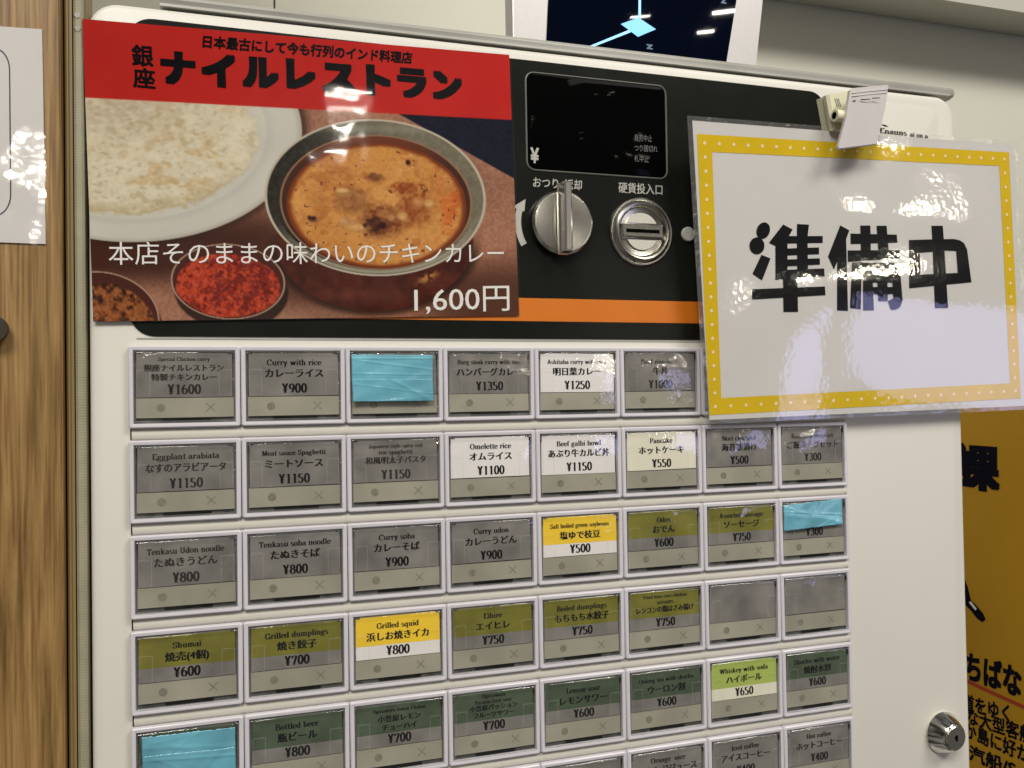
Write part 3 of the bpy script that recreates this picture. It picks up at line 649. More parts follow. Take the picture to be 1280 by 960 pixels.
for (r, c), (en, jp, yen, kind) in B.items():
    w = LW[c]; loc = np.array([c * PX, 0, -r * PZ])
    b = reg(bpy.data.objects.new('button', shared('frame', frame_mesh, w)), loc, TM)
    child('button_well', shared('well', well_mesh, w), b)
    child('indicator_strip', shared('strip', strip_mesh, w), b)
    child('round_mark', shared('mark', mark_mesh, w), b); child('cross_mark', shared('cross', cross_mesh, w), b)
    child('dark_gap', shared('slot', slot_mesh, w), b)
    child('corner_shadow', shared('cshadow', corner_shadow_mesh, w, False), b); child('corner_shadow', shared('cshadow', corner_shadow_mesh, w, True), b)
    child('clear_cap', shared('cap', cap_mesh, w), b)
    top, low = CM[kind]
    if top == low: nc = child('name_card', shared('card', card_mesh, w, -19.4, -2.7, top), b, .12)
    else:
        child('name_card', shared('card', card_mesh, w, -14.1, -2.5, top), b); child('price_card', shared('card', card_mesh, w, -19.4, -14.12, low), b)
    child('cap_rim', shared('rim', rim_mesh, w), b); child('cap_rib', shared('rib', rib_mesh, 3.0), b); child('cap_rib', shared('rib', rib_mesh, w - 7.9), b)
    if not yen: continue
    Y = -1.66; cxm = w / 2 + rng.uniform(-.3, .3)
    faded = kind == 'g' and rng.random() < .3
    def fin_(g_, a_, b_, c_, kp, nm):
        q_ = MB(); put(q_, g_, a_, b_, c_, keep=kp); q_.v = [np.asarray(v_) + loc for v_ in q_.v]
        q_.build(nm, 'fadedink' if faded else 'ink', b)
    two = len(jp) > 1; eng = [e_ for e_ in en.split('|') if e_]
    if two and len(eng) > 1: ez, eh, jz, jh = (-4.1, -6.5), 1.5, (-9.0, -11.9), 2.4
    elif two: ez, eh, jz, jh = (-5.0,), 1.6, (-8.4, -11.9), 2.7
    elif len(eng) > 1: ez, eh, jz, jh = (-4.9, -7.4), 1.75, (-10.7,), 2.9
    else: ez, eh, jz, jh = (-6.3,), 2.2, (-10.6,), 3.5
    for e_, z_ in zip(eng, ez):
        g_ = serif(e_, 1.25); nat = g_[0][:, 0].max() - g_[0][:, 0].min(); h_ = eh * (.85 if len(e_) > 19 else 1)
        wd = min(nat * h_ * 1.15, 27.5 if len(e_) > 13 else 24)
        fin_(g_, (cxm - wd / 2, Y, z_ - h_ / 2), (cxm + wd / 2, Y, z_ - h_ / 2), (cxm - wd / 2, Y, z_ + h_ / 2), (0, 1), 'english_lettering')
    for j_, z_ in zip(jp, jz):
        g_ = glyphs(j_, .046, True); nat = g_[0][:, 0].max() - g_[0][:, 0].min()
        wd = min(nat * jh / .92, 28.5 if len(j_) > 7 else 25.5)
        fin_(g_, (cxm - wd / 2, Y, z_ - jh / 2), (cxm + wd / 2, Y, z_ - jh / 2), (cxm - wd / 2, Y, z_ + jh / 2), (-.12, .82), 'menu_lettering')
    g_ = serif(yen, 1.3); nat = g_[0][:, 0].max(); hh = 3.6; wd = nat * hh * 1.08; zp = -16.4
    fin_(g_, (cxm - wd / 2, Y, zp - hh / 2), (cxm + wd / 2, Y, zp - hh / 2), (cxm - wd / 2, Y, zp + hh / 2), (0, 1), 'price_lettering')

# ================================================================== BLUE TAPE over sold-out buttons
def tape(name_label, quads, loc, ygap=-3.05, seed=0):
    T = thing('masking_tape', name_label, 'tape', loc, 'blue tape strips masking sold out buttons')
    r_ = np.random.default_rng(seed)
    for qi, (A, Bc, C_, Dd) in enumerate(quads):       # px corners TL TR BR BL
        y0 = ygap - .4 * qi
        c4 = [at(*p_, y0) for p_ in (A, Bc, C_, Dd)]
        n = 60; k = 34; V = []; cr = [(r_.uniform(-1, 1), r_.uniform(-1.6, 1.6), r_.uniform(0, 1), r_.uniform(.05, .20)) for _ in range(5)]
        for i in range(k + 1):
            for j in range(n + 1):
                u, v = j / n, i / k
                P_ = (1 - v) * ((1 - u) * c4[0] + u * c4[1]) + v * ((1 - u) * c4[3] + u * c4[2])
                edge = .25 * r_.normal() if (i in (0, k)) else 0
                cs_ = sum(h_ * math.exp(-((a1 * u + b1 * v - c1 * (a1 + b1)) / .035) ** 2) for a1, b1, c1, h_ in cr)
                P_ = P_ + np.array([0, -cs_ - .10 - .18 * math.sin(7 * u + 3 * qi + 2 * v) * math.sin(5 * v + u * 2), edge * .5])
                V.append(P_)
        F = [(i * (n + 1) + j, (i + 1) * (n + 1) + j, (i + 1) * (n + 1) + j + 1, i * (n + 1) + j + 1) for i in range(k) for j in range(n)]
        m_ = MB(); m_.add(V, F); o = m_.build('tape_strip', 'tape', T, smooth=60)
        sm = o.modifiers.new('thick', 'SOLIDIFY'); sm.thickness = .15 * S


tape('blue masking tape in two overlapping strips over the third button of the top row', [((439, 443), (541, 444), (541, 476), (440, 477)), ((440, 474), (541, 474), (542, 501), (441, 502))], at(490, 500, -3), seed=1)
tape('blue masking tape over the leftmost button of the fifth row at the bottom edge', [((177, 922), (294, 909), (294, 950), (178, 964)), ((178, 946), (294, 934), (295, 985), (178, 999))], at(235, 990, -3), seed=2)
tape('blue masking tape over the rightmost button of the third row', [((979, 632), (1052, 623), (1053, 655), (980, 664))], at(1015, 660, -3), seed=3)

# ================================================================== FOOD POSTER
def vnoise(x, y, sc, seed=0, octs=3):
    r_ = np.random.default_rng(seed); tot = np.zeros_like(x); amp = 1; s = 0
    for o_ in range(octs):
        g_ = r_.random((256, 256)); X_ = x / sc * (2 ** o_); Y_ = y / sc * (2 ** o_)
        xi = np.floor(X_).astype(int); yi = np.floor(Y_).astype(int); fx = X_ - xi; fy = Y_ - yi
        fx = fx * fx * (3 - 2 * fx); fy = fy * fy * (3 - 2 * fy)
        a_ = g_[yi % 256, xi % 256]; b_ = g_[yi % 256, (xi + 1) % 256]; c_ = g_[(yi + 1) % 256, xi % 256]; d_ = g_[(yi + 1) % 256, (xi + 1) % 256]
        tot += amp * ((a_ * (1 - fx) + b_ * fx) * (1 - fy) + (c_ * (1 - fx) + d_ * fx) * fy); s += amp; amp *= .55
    return tot / s


def paint(x, y):
    """the printed picture: a flat food photograph, drawn procedurally"""
    n = len(x); C = np.zeros((n, 3))
    sm = lambda e0, e1, v: np.clip((v - e0) / (e1 - e0), 0, 1) ** 2 * (3 - 2 * np.clip((v - e0) / (e1 - e0), 0, 1))
    def blend(c, a):
        nonlocal C; c = np.array(c, float)
        if c.ndim == 1: c = np.broadcast_to(c, (n, 3))
        C = C * (1 - a[:, None]) + c * a[:, None]
    def ell(cx, cy, a, b, rot=0):
        t = math.radians(rot); dx = x - cx; dy = y - cy
        u = (dx * math.cos(t) + dy * math.sin(t)) / a; v = (-dx * math.sin(t) + dy * math.cos(t)) / b
        return np.sqrt(u * u + v * v), np.arctan2(v, u)
    n1 = vnoise(x, y, 60, 1); n2 = vnoise(x, y, 14, 2); n3 = vnoise(x, y, 4, 3, 2); n4 = vnoise(x, y, 2.6, 4, 1)
    # table: dusty brown
    base = np.stack([138 + 40 * n1 + 26 * (n4 - .5), 96 + 28 * n1 + 24 * (n4 - .5), 76 + 22 * n1 + 20 * (n4 - .5)], 1); C = base
    dk = sm(235, 300, y) * (1 - sm(300, 470, x)) * (1 - sm(330, 372, y)); blend([58, 28, 18], dk * .9)
    blend([70, 38, 25], sm(-60, 40, (x - 540) * .3 - (y - 300) * -.6) * sm(300, 360, y) * sm(480, 600, x) * .8)
    blend([62, 34, 24], np.exp(-(((x - 395) / 60) ** 2 + ((y - 360) / 26) ** 2)) * .85)
    blend([165, 125, 105], np.exp(-(((x - 330) / 60) ** 2 + ((y - 398) / 14) ** 2)) * .5)
    # navy cloth top right
    dline = (x - 505) * (225 - 146) / (646 - 505) + 146 - y
    blend(np.stack([10 + 12 * n4, 13 + 12 * n4, 28 + 20 * n4], 1), sm(-1, 1, dline))
    # plate
    e, _ = ell(165, 165, 213, 138)
    blend([52, 30, 22], (1 - sm(1.0, 1.07, e)) * .7)
    plate = np.stack([196 + 16 * n1, 194 + 14 * n1, 184 + 10 * n1], 1); blend(plate, 1 - sm(.992, 1.002, e))
    blend([160, 150, 132], (sm(.95, 1.0, e) * (1 - sm(.995, 1.0, e))) * .5)
    blend([170, 165, 155], sm(.78, .80, e) * (1 - sm(.80, .86, e)) * .25)
    # rice
    e, an = ell(150, 172, 170, 96)
    er = e + .10 * (n2 - .5) * 2 + .05 * (n3 - .5)
    rice = np.stack([212 + 22 * (n3 - .5), 203 + 24 * (n3 - .5), 176 + 30 * (n3 - .5)], 1)
    blend([196, 172, 128], (1 - sm(.98, 1.06, er)) * (.25 + .75 * sm(.45, .6, n2)) * .7)
    blend(rice, 1 - sm(.97, 1.0, er))
    pt = sm(.52, .66, vnoise(x * .8, y * 1.5, 26, 7)) * (1 - sm(.9, 1.0, er)) * (.35 + .65 * sm(190, 320, y + x * .3)); blend([190, 152, 96], pt * .5)
    pt = sm(.58, .70, vnoise(x, y * 1.5, 34, 8)) * (1 - sm(.9, 1.0, er)); blend([222, 214, 190], pt * .7)
    blend([176, 158, 134], np.exp(-(((x - 150) / 90) ** 2 + ((y - 140) / 34) ** 2)) * (1 - sm(.9, 1.0, er)) * .55); blend([168, 146, 104], sm(.80, 1.0, er) * (1 - sm(.98, 1.02, er)) * sm(190, 250, y) * .45)
    # grains
    gr = vnoise(x * .8 + y * .5, y * 1.3 - x * .35, 5.5, 9, 1); blend([226, 216, 186], sm(.62, .78, gr) * (1 - sm(.94, 1.0, er)) * .4); blend([170, 142, 98], sm(.72, .86, 1 - gr) * (1 - sm(.94, 1.0, er)) * .35)
    # pot body
    e, _ = ell(468, 302, 124, 87, 0)
    pot = np.stack([70 + 54 * (n2 - .5) * sm(.3, .7, n1 + .2) + 10 * n1, 32 + 30 * (n2 - .5), 22 + 20 * (n2 - .5)], 1)
    blend([38, 20, 14], (1 - sm(1.0, 1.12, e)) * sm(280, 330, y) * .8)
    blend(pot, (1 - sm(.985, 1.005, e)) * sm(246, 250, y))
    blend([120, 62, 44], np.exp(-(((x - 440) / 60) ** 2 + ((y - 368) / 8) ** 2)) * .45)
    blend([196, 140, 72], np.exp(-(((x - 535) / 12) ** 2 + ((y - 347 + (x - 535) * .4) / 5) ** 2)) * sm(.35, .6, n3))
    # rim
    e, an = ell(469, 247, 138.5, 98, 3)
    blend([190, 180, 160], 1 - sm(.995, 1.005, e))
    side = sm(-60, 110, (x - 469) - (y - 247) * .7)
    rim = np.stack([44 + 74 * side, 41 + 70 * side, 34 + 58 * side], 1) + (n3[:, None] - .5) * 26
    blend(rim, 1 - sm(.970, .982, e))
    blend([150, 145, 128], np.exp(-(((y - 160 - (x - 440) * .02) / 6) ** 2)) * (1 - sm(.96, .98, e)) * sm(360, 420, x) * .5)
    blend([200, 192, 168], (1 - sm(.96, .98, e)) * sm(.915, .93, e) * sm(0, 80, y - 260) * .7)
    e2, an2 = ell(470, 253, 120, 84, 3)
    blend([150, 112, 84], 1 - sm(.995, 1.01, e2)); blend([66, 38, 26], (1 - sm(.975, .99, e2)))
    blend([120, 60, 34], (1 - sm(.975, .99, e2)) * (1 - sm(170, 215, y)) * .8)
    # curry
    e3, an3 = ell(471, 257, 114, 79, 3)
    cur = np.stack([200 + 40 * (n1 - .5) + 34 * (n3 - .5), 138 + 50 * (n1 - .5) + 34 * (n3 - .5), 72 + 36 * (n1 - .5) + 26 * (n3 - .5)], 1)
    e3n = e3 + .03 * (n2 - .5)
    blend([120, 52, 18], 1 - sm(.98, 1.0, e3n)); blend(cur, 1 - sm(.90, .975, e3n))
    inside = 1 - sm(.90, .95, e3n)
    oil = sm(.5, .64, vnoise(x * .7, y * 1.2, 30, 12)); blend([205, 140, 66], oil * inside * .45)
    blend([196, 74, 22], sm(.40, .62, vnoise(x, y, 18, 13)) * inside * sm(535, 575, x) * .7)
    sp = sm(.86, .93, vnoise(x, y, 3.4, 14, 1)); blend([84, 36, 14], sp * inside * .75); blend([222, 160, 84], sm(.56, .72, vnoise(x * .6 + y * .3, y * 1.6, 11, 15)) * inside * .35); blend([160, 84, 34], sm(.60, .74, vnoise(x, y * 1.3, 13, 16)) * inside * .35)
    for (px_, py_, rx_, ry_, cl) in ((437, 246, 12, 9, (150, 104, 62)), (446, 255, 7, 6, (86, 48, 26)), (476, 276, 25, 18, (124, 64, 34)), (470, 281, 13, 9, (70, 34, 22)), (482, 268, 10, 5, (176, 118, 70)), (518, 260, 19, 20, (156, 84, 40)), (522, 252, 8, 6, (196, 136, 80)), (440, 250, 20, 14, (166, 108, 62)), (504, 234, 14, 6, (150, 72, 30)), (468, 221, 10, 5, (110, 58, 28)), (434, 276, 10, 5, (198, 150, 96)), (503, 270, 6, 5, (220, 172, 110)), (536, 254, 6, 5, (214, 168, 108)), (448, 284, 14, 4, (214, 166, 104)), (428, 238, 8, 3, (224, 180, 120)), (489, 272, 4, 4, (196, 146, 92)), (392, 273, 4, 3, (50, 22, 12)), (387, 272, 3, 3, (44, 20, 12)), (456, 281, 3, 3, (50, 22, 12)), (510, 203, 3, 3, (60, 26, 12)), (396, 250, 5, 3, (190, 130, 64))):
        a_ = np.exp(-((((x - px_) / rx_) ** 2 + ((y - py_) / ry_) ** 2 + (n3 - .5) * 1.2) ** 2).clip(0, 30)); blend(np.array(cl) * .82, np.exp(-((((x - px_ - 1.5) / (rx_ * 1.15)) ** 2 + ((y - py_ - 2.5) / (ry_ * 1.15)) ** 2) ** 2).clip(0, 30)) * .35); blend(np.clip(np.array(cl, float)[None, :] + (n3[:, None] - .5) * 60, 0, 255), a_ * .9)
    # spice bowls
    for (cx_, cy_, a_, b_, rot_, c1, c2) in ((285, 352, 71.5, 47, 4, (186, 66, 38), (120, 34, 24)), (128, 394, 72, 54, 12, (150, 86, 44), (62, 30, 16))):
        e, an = ell(cx_, cy_, a_, b_, rot_); eb, _ = ell(cx_ + 4, cy_ + 12, a_ * .98, b_, rot_)
        blend([40, 24, 18], (1 - sm(.99, 1.05, eb)) * .9)
        blend([168, 140, 118], 1 - sm(.995, 1.01, e)); blend([74, 34, 26], 1 - sm(.965, .98, e))
        eo, _ = ell(cx_, cy_ + 5, a_ * .94, b_ * .86, rot_); gg = vnoise(x, y, 4.2 if cx_ > 200 else 5, 20 + int(cx_), 3) * .6 + .4 * vnoise(x, y, 22, 31 + int(cx_), 2)
        c1_ = np.array(c1, float); c2_ = np.array(c2, float); t_ = sm(.34, .60, gg)[:, None]
        blend(c2_ * (1 - t_) + c1_ * t_ + (n4[:, None] - .5) * 36, (1 - sm(.95, 1.0, eo + .08 * (n2 - .5))) * (1 - sm(.955, .965, e)))
    # red band
    bl = 122 + (x - 108) * (150 - 122) / (640 - 108) - y
    blend(np.stack([186 + 14 * (n1 - .5) + (x - 370) * .03, 31 + 8 * n1, 26 + 6 * n1], 1), sm(-.7, .7, bl))
    C = np.clip(C, 0, 255) / 255
    return np.where(C <= .04045, C / 12.92, ((C + .055) / 1.055) ** 2.4)


PY = -1.6
PO = thing('food_poster', 'laminated red poster with a chicken curry photo stuck over the black facia', 'poster', at(376, 402, PY))
pc = [at(103, 23.5, PY), at(636.5, 68.5, PY), at(649, 394, PY), at(116.5, 402, PY)]
NX, NZ = 560, 350
u = np.linspace(0, 1, NX + 1)[None, :, None]; v = np.linspace(0, 1, NZ + 1)[:, None, None]
PV = ((1 - v) * ((1 - u) * pc[0] + u * pc[1]) + v * ((1 - u) * pc[3] + u * pc[2])).reshape(-1, 3)
idx = np.arange((NX + 1) * (NZ + 1)).reshape(NZ + 1, NX + 1)
F = np.stack([idx[:-1, :-1], idx[1:, :-1], idx[1:, 1:], idx[:-1, 1:]], -1).reshape(-1, 4)
px_, py_ = pix(PV); rgb = paint(px_, py_) * .84
me = bpy.data.meshes.new('poster_print')
org = WL[PO.name]; nV = len(PV); nF = len(F)
me.vertices.add(nV); me.vertices.foreach_set('co', ((PV - org) * S).ravel())
me.loops.add(nF * 4); me.loops.foreach_set('vertex_index', F.ravel().astype(np.int32))
me.polygons.add(nF); me.polygons.foreach_set('loop_start', np.arange(0, nF * 4, 4, dtype=np.int32)); me.polygons.foreach_set('loop_total', np.full(nF, 4, dtype=np.int32))
ca = me.color_attributes.new('print', 'FLOAT_COLOR', 'POINT'); ca.data.foreach_set('color', np.concatenate([rgb, np.ones((nV, 1))], 1).ravel().astype(np.float32))
me.update(); me.validate(); me.materials.append(M['poster'])
reg(bpy.data.objects.new('printed_picture', me), org, PO)


def sheet(c4, y_off, wave, n=60, k=40, seed=0, grow=0.0):
    """thin wavy sheet from corner points"""
    r_ = np.random.default_rng(seed); c4 = [np.array(c_, float) for c_ in c4]; cen = sum(c4) / 4
    c4 = [cen + (c_ - cen) * (1 + grow) for c_ in c4]; ph = r_.uniform(0, 6, 8); V = []
    for i in range(k + 1):
        for j in range(n + 1):
            u_, v_ = j / n, i / k
            P_ = (1 - v_) * ((1 - u_) * c4[0] + u_ * c4[1]) + v_ * ((1 - u_) * c4[3] + u_ * c4[2])
            h = math.sin(6 * u_ + ph[0] + 2 * v_) * .4 + math.sin(9 * v_ + ph[1] + 3 * u_) * .35 + math.sin(15 * u_ + 8 * v_ + ph[2]) * .15 + math.sin(22 * v_ - 6 * u_ + ph[3]) * .1
            V.append(P_ + np.array([0, y_off - wave * (h * .5 + .5), 0]))
    F = [(i * (n + 1) + j, (i + 1) * (n + 1) + j, (i + 1) * (n + 1) + j + 1, i * (n + 1) + j + 1) for i in range(k) for j in range(n)]
    m_ = MB(); m_.add(V, F); return m_


o = sheet(pc, -.45, .5, 80, 50, 5, .008).build('laminate_film', 'film', PO, smooth=180)
mb = MB(); Y = PY - .12; q = [c_ + np.array([0, .25, 0]) for c_ in pc]; mb.add(q, [(0, 3, 2, 1)]); mb.build('backing_sheet', 'paper', PO)
mb = MB(); Y = PY - .15
put(mb, glyphs('日本最古にして今も行列のインド料理店', .032), at(253, 59.5, Y), at(515, 80, Y), at(254, 43.5, Y)); mb.build('black_lettering', 'ink', PO); mb = MB()
put(mb, glyphs('銀', .022), at(165, 82, Y), at(192, 84, Y), at(164, 55, Y)); put(mb, glyphs('座', .022), at(166.5, 109, Y), at(194.5, 111.5, Y), at(165.5, 83.5, Y)); mb.build('black_lettering', 'ink', PO); mb = MB()
# the big katakana, one by one at their spots: (char, left, right, top, bottom) in the picture
for ch, a_, b_, t_, bt, sl in (('ナ', 201, 245, 64, 106, 3), ('イ', 252, 295, 66.5, 109, 3), ('ル', 303, 349, 71, 110, 3), ('レ', 358, 395, 74, 112, 3), ('ス', 403, 445, 79, 117.5, 3), ('ト', 458, 489, 81, 120, 2), ('ラ', 497, 534, 85, 122.5, 3), ('ン', 541, 578, 89, 125, 3)):
    put(mb, glyphs(ch, .072), at(a_, bt - sl * .5, Y), at(b_, bt + sl * .5, Y), at(a_ - 1, t_ - sl * .5, Y))
mb.build('black_lettering', 'ink', PO)
mb = MB()
put(mb, glyphs('本店そのままの味わいのチキンカレー', .0), at(136, 331, Y), at(630, 329, Y), at(135.5, 302, Y)); mb.build('white_lettering', 'white_ink', PO); mb = MB()
put(mb, glyphs('1,600円', .004), at(518, 393, Y), at(637, 390, Y), at(517.5, 359, Y))
mb.build('white_lettering', 'white_ink', PO)

# ================================================================== HANGING SIGN
s4 = [at(858.5, 144.5, -17), at(1271.5, 177, -17), None, at(881, 530.5, -7)]
P0 = s4[0]; e1 = s4[1] - s4[0]; e2 = s4[3] - s4[0]; NN = np.cross(e1, e2); NN /= np.linalg.norm(NN)
if NN[1] > 0: NN = -NN
s4[2] = on(1287, 511.5, P0, NN)
SG = thing('hanging_sign', 'laminated white sign with a dotted yellow border and three big black characters', 'sign', (s4[0] + s4[1]) / 2)
L3 = lambda px__, py__, k: on(px__, py__, P0, NN) + NN * k
cen = sum(s4) / 4; pap = [cen + (c_ - cen) * .972 for c_ in s4]
mb = MB(); mb.add([p_ + NN * 0 for p_ in pap] + [p_ - NN * .35 for p_ in pap], [(0, 3, 2, 1), (4, 5, 6, 7), (0, 1, 5, 4), (1, 2, 6, 5), (2, 3, 7, 6), (3, 0, 4, 7)]); mb.build('paper_sheet', 'paper', SG)
out_ = [(871, 167.5), (1261, 190.5), (1276, 498), (886.5, 519)]; in_ = [(890, 190), (1249, 207.5), (1262.5, 479), (901.5, 497.5)]
mb = MB(); V = [L3(*p_, .12) for p_ in out_ + in_]; mb.add(V, [(i, i + 4, (i + 1) % 4 + 4, (i + 1) % 4) for i in range(4)]); mb.build('dotted_border', 'signyellow', SG)
mb = MB()
mid = [((out_[i][0] + in_[i][0]) / 2, (out_[i][1] + in_[i][1]) / 2) for i in range(4)]
for i, cnt in ((0, 23), (1, 17), (2, 22), (3, 19)):
    A = L3(*mid[i], .2); Bb = L3(*mid[(i + 1) % 4], .2); d1 = (Bb - A) / np.linalg.norm(Bb - A); d2 = np.cross(NN, d1)
    for k in range(cnt):
        c_ = A + (Bb - A) * k / cnt; t = np.linspace(0, 2 * math.pi, 10, endpoint=False)
        mb.add([c_ + .78 * (d1 * math.cos(q_) + d2 * math.sin(q_)) for q_ in t], [tuple(range(10))])
mb.build('border_dots', 'pink', SG)
KJ = [
    (930, [((160, 358), (244, 392), (165, 596), (76, 535)), ((360, 78), (448, 125), (410, 190), (290, 280), (228, 248)), ((288, 250), (400, 190), (400, 580), (288, 590)), ((488, 74), (598, 80), (585, 200), (590, 560), (490, 565), (486, 190)),
           ((380, 185), (725, 185), (725, 248), (380, 255)), ((390, 300), (690, 290), (692, 352), (390, 365)), ((390, 402), (697, 390), (700, 448), (390, 465)), ((380, 497), (738, 484), (742, 556), (380, 575)), ((68, 676), (745, 650), (750, 730), (74, 770)), ((358, 560), (490, 560), (497, 885), (362, 885)),
           tuple((175 + 62 * math.cos(t) - 10 * math.sin(t), 135 + 76 * math.sin(t)) for t in np.linspace(0, 6.283, 24, endpoint=False)), tuple((117 + 69 * math.cos(t), 275 + 78 * math.sin(t)) for t in np.linspace(0, 6.283, 24, endpoint=False))]),
    (1026, [((178, 86), (262, 132), (232, 215), (120, 495), (65, 375)), ((150, 210), (232, 190), (250, 877), (148, 872)), ((272, 162), (700, 172), (706, 246), (274, 260)), ((246, 318), (725, 314), (730, 390), (248, 424)), ((362, 88), (456, 88), (460, 330), (368, 330)), ((512, 90), (606, 90), (626, 330), (530, 330)),
            ((285, 430), (378, 425), (366, 862), (268, 848)), ((340, 432), (660, 430), (705, 445), (728, 490), (340, 510)), ((386, 432), (470, 432), (488, 870), (388, 872)), ((386, 540), (735, 540), (738, 615), (386, 615)), ((386, 655), (742, 655), (745, 718), (386, 728)), ((512, 440), (610, 440), (615, 785), (527, 785)),
            ((650, 440), (728, 480), (752, 780), (730, 840), (690, 862), (645, 866), (615, 785), (665, 760))]),
    (1122, [((310, 90), (416, 90), (425, 210), (465, 850), (342, 852), (318, 220)), ((102, 222), (320, 215), (520, 212), (575, 225), (615, 255), (640, 310), (640, 330), (430, 320), (210, 342), (102, 342)), ((102, 222), (205, 222), (210, 640), (105, 660)), ((530, 220), (600, 240), (640, 310), (680, 612), (560, 620)), ((105, 545), (665, 520), (680, 612), (105, 668))]),
]
for ox, polys in KJ:
    mb = MB()
    for k, p_ in enumerate(polys): mb.add([L3(ox + a_ / 7.385, 270 + b_ / 7.385, .12 + .012 * k) for a_, b_ in p_], [tuple(range(len(p_)))])
    mb.build('black_character', 'ink', SG)
mb = MB(); mb.add([p_ + NN * .2 for p_ in s4] + [p_ + NN * .2 for p_ in pap], [(i, i + 4, (i + 1) % 4 + 4, (i + 1) % 4) for i in range(4)]); mb.build('sealed_edge', 'frost', SG)
mb = sheet(s4, -.5, .9, 90, 70, 9, 0); mb.build('laminate_film', 'signfilm', SG, smooth=180)

# ================================================================== CLIP holding the sign
def prism(polyF, dvec):
    m_ = MB(); A = [np.array(p_, float) for p_ in polyF]; Bk = [p_ + np.array(dvec) for p_ in A]; n = len(A)
    m_.loops([Bk, A], True, True); return m_
CL = thing('magnetic_clip', 'cream and white plastic clip gripping the top edge of the sign', 'clip', at(1065, 165, -18))
yb = -19
mb = MB(); base = [at(1034, 119, yb), at(1064, 113, yb), at(1068, 160, yb), at(1042, 162, yb)]
mb.loops([[p_ + np.array([-1, 6.5, 0]) for p_ in base][::-1], base[::-1]], True, True); mb.build('clip_base', 'clip', CL, smooth=30)
mb = MB(); e_ = [at(1032, 119, yb - .2), at(1037, 118, yb - 1.2), at(1045, 162, yb - 1.2), at(1040, 163, yb - .2)]
mb.loops([[p_ + np.array([0, 2, 0]) for p_ in e_][::-1], e_[::-1]], True, True); mb.build('clip_cheek', 'clip', CL)
mb = MB()
for k in range(3):
    a_ = at(1043 + k * 2.2, 123, yb - .1); b_ = at(1046.5 + k * 2.2, 134, yb - .1); mb.add([a_, a_ + np.array([.35, 0, 0]), b_ + np.array([.35, 0, 0]), b_], [(0, 1, 2, 3)])
mb.build('moulded_text', 'fadedink', CL)
P = at(1049, 145, yb - 4); mb = MB()
# hinge barrel along x
t = np.linspace(0, 2 * math.pi, 20, endpoint=False)
mb.loops([[(x_, P[1] + 2.7 * math.cos(a_), P[2] + 2.7 * math.sin(a_)) for a_ in t] for x_ in (P[0] - 2.6, P[0] + 7)], True, True); mb.build('hinge_barrel', 'clip', CL, smooth=40)
mb = MB(); mb.loops([[(P[0] - 2.75, P[1] + 1.6 * math.cos(a_), P[2] + 1.6 * math.sin(a_)) for a_ in t]], True, False); mb.build('hinge_hole', 'slot', CL)
yl = -27
lev = [at(1063, 112, yl), at(1066, 110, yl), at(1111, 106, yl + 3), at(1107, 135, yl + 2), at(1096, 180, yl + 2), at(1049, 186, yl), at(1048, 183, yl), at(1058, 145, yl)]
mb = MB(); mb.loops([[p_ + np.array([.3, 2.2, 0]) for p_ in lev][::-1], [p_ + np.array([0, .2, 0]) for p_ in lev][::-1], [sum(lev) / 8 + (p_ - sum(lev) / 8) * .985 for p_ in lev][::-1]], True, True); mb.build('clip_lever', 'clipwhite', CL, smooth=20)
mb = MB()
for (a_, b_, c_) in ((1066, 1070, 126), (1076, 1088, 124.3), (1090, 1100, 122.7)):
    mb.add([at(a_, c_ + .8, yl - .15), at(b_, c_ + .2, yl - .15), at(b_, c_ - .9, yl - .15), at(a_, c_ - .5, yl - .15)], [(0, 1, 2, 3)])
mb.build('lever_mark', 'fadedink', CL)
for k, yy in enumerate((115, 119)):
    mb = MB(); a_ = at(1065, yy + 1.5, yl - .1); b_ = at(1109, yy - 3, yl + 2.6); mb.loops([[a_ + np.array(d_) for d_ in ((0, .1, -.35), (0, -.35, 0), (0, .1, .35))], [b_ + np.array(d_) for d_ in ((0, .1, -.35), (0, -.35, 0), (0, .1, .35))]], True, True); mb.build('lever_rib', 'clipwhite', CL)

# ================================================================== MONITOR above
YM = 130
MO = thing('monitor', 'silver framed monitor with a dark screen showing a pale blue diamond, above the machine', 'monitor', at(800, 95, YM + 10))
def quad(px4, y): return [at(*p_, y) for p_ in px4]
fo = quad([(638.5, -120), (966, -120), (943, 100), (642, 100)], YM)
mb = MB(); mb.loops([[p_ + np.array([0, 14, 0]) for p_ in fo][::-1], fo[::-1]], True, True); mb.build('monitor_frame', 'mon', MO)
sc = quad([(690, -100), (937, -100), (906, 90), (681, 90)], YM - .4)
mb = MB(); mb.add(sc, [(0, 3, 2, 1)]); mb.build('screen', 'screen', MO)
mb = MB(); mb.add(quad([(776, 30), (798, 22), (820, 36.5), (797.5, 46)], YM - .7), [(0, 3, 2, 1)]); mb.build('screen_diamond', 'blue_lit', MO)
mb = MB(); mb.add(quad([(799, -100), (802, -100), (801, 24), (798, 24)], YM - .6), [(0, 3, 2, 1)]); mb.build('screen_line', 'line_lit', MO); mb = MB(); mb.add(quad([(787, 37), (789, 40), (720, 67), (716, 66)], YM - .6), [(0, 3, 2, 1)]); mb.build('screen_line', 'line_lit', MO)
mb = MB(); put(mb, glyphs('z', .03), at(808, 61, YM - .6), at(816, 62, YM - .6), at(808, 55, YM - .6)); mb.build('screen_lettering', 'dim_lit', MO); mb = MB(); put(mb, glyphs('z', .03), at(901, 4, YM - .6), at(908, 5, YM - .6), at(901, -3, YM - .6)); mb.build('screen_lettering', 'dim_lit', MO)
mb = MB(); mb.loops([quad([(639, -120), (640.3, -120), (643, 100), (642, 100)], YM - .3)], False, True); mb.build('frame_edge', 'line_lit' if False else 'bright', MO)

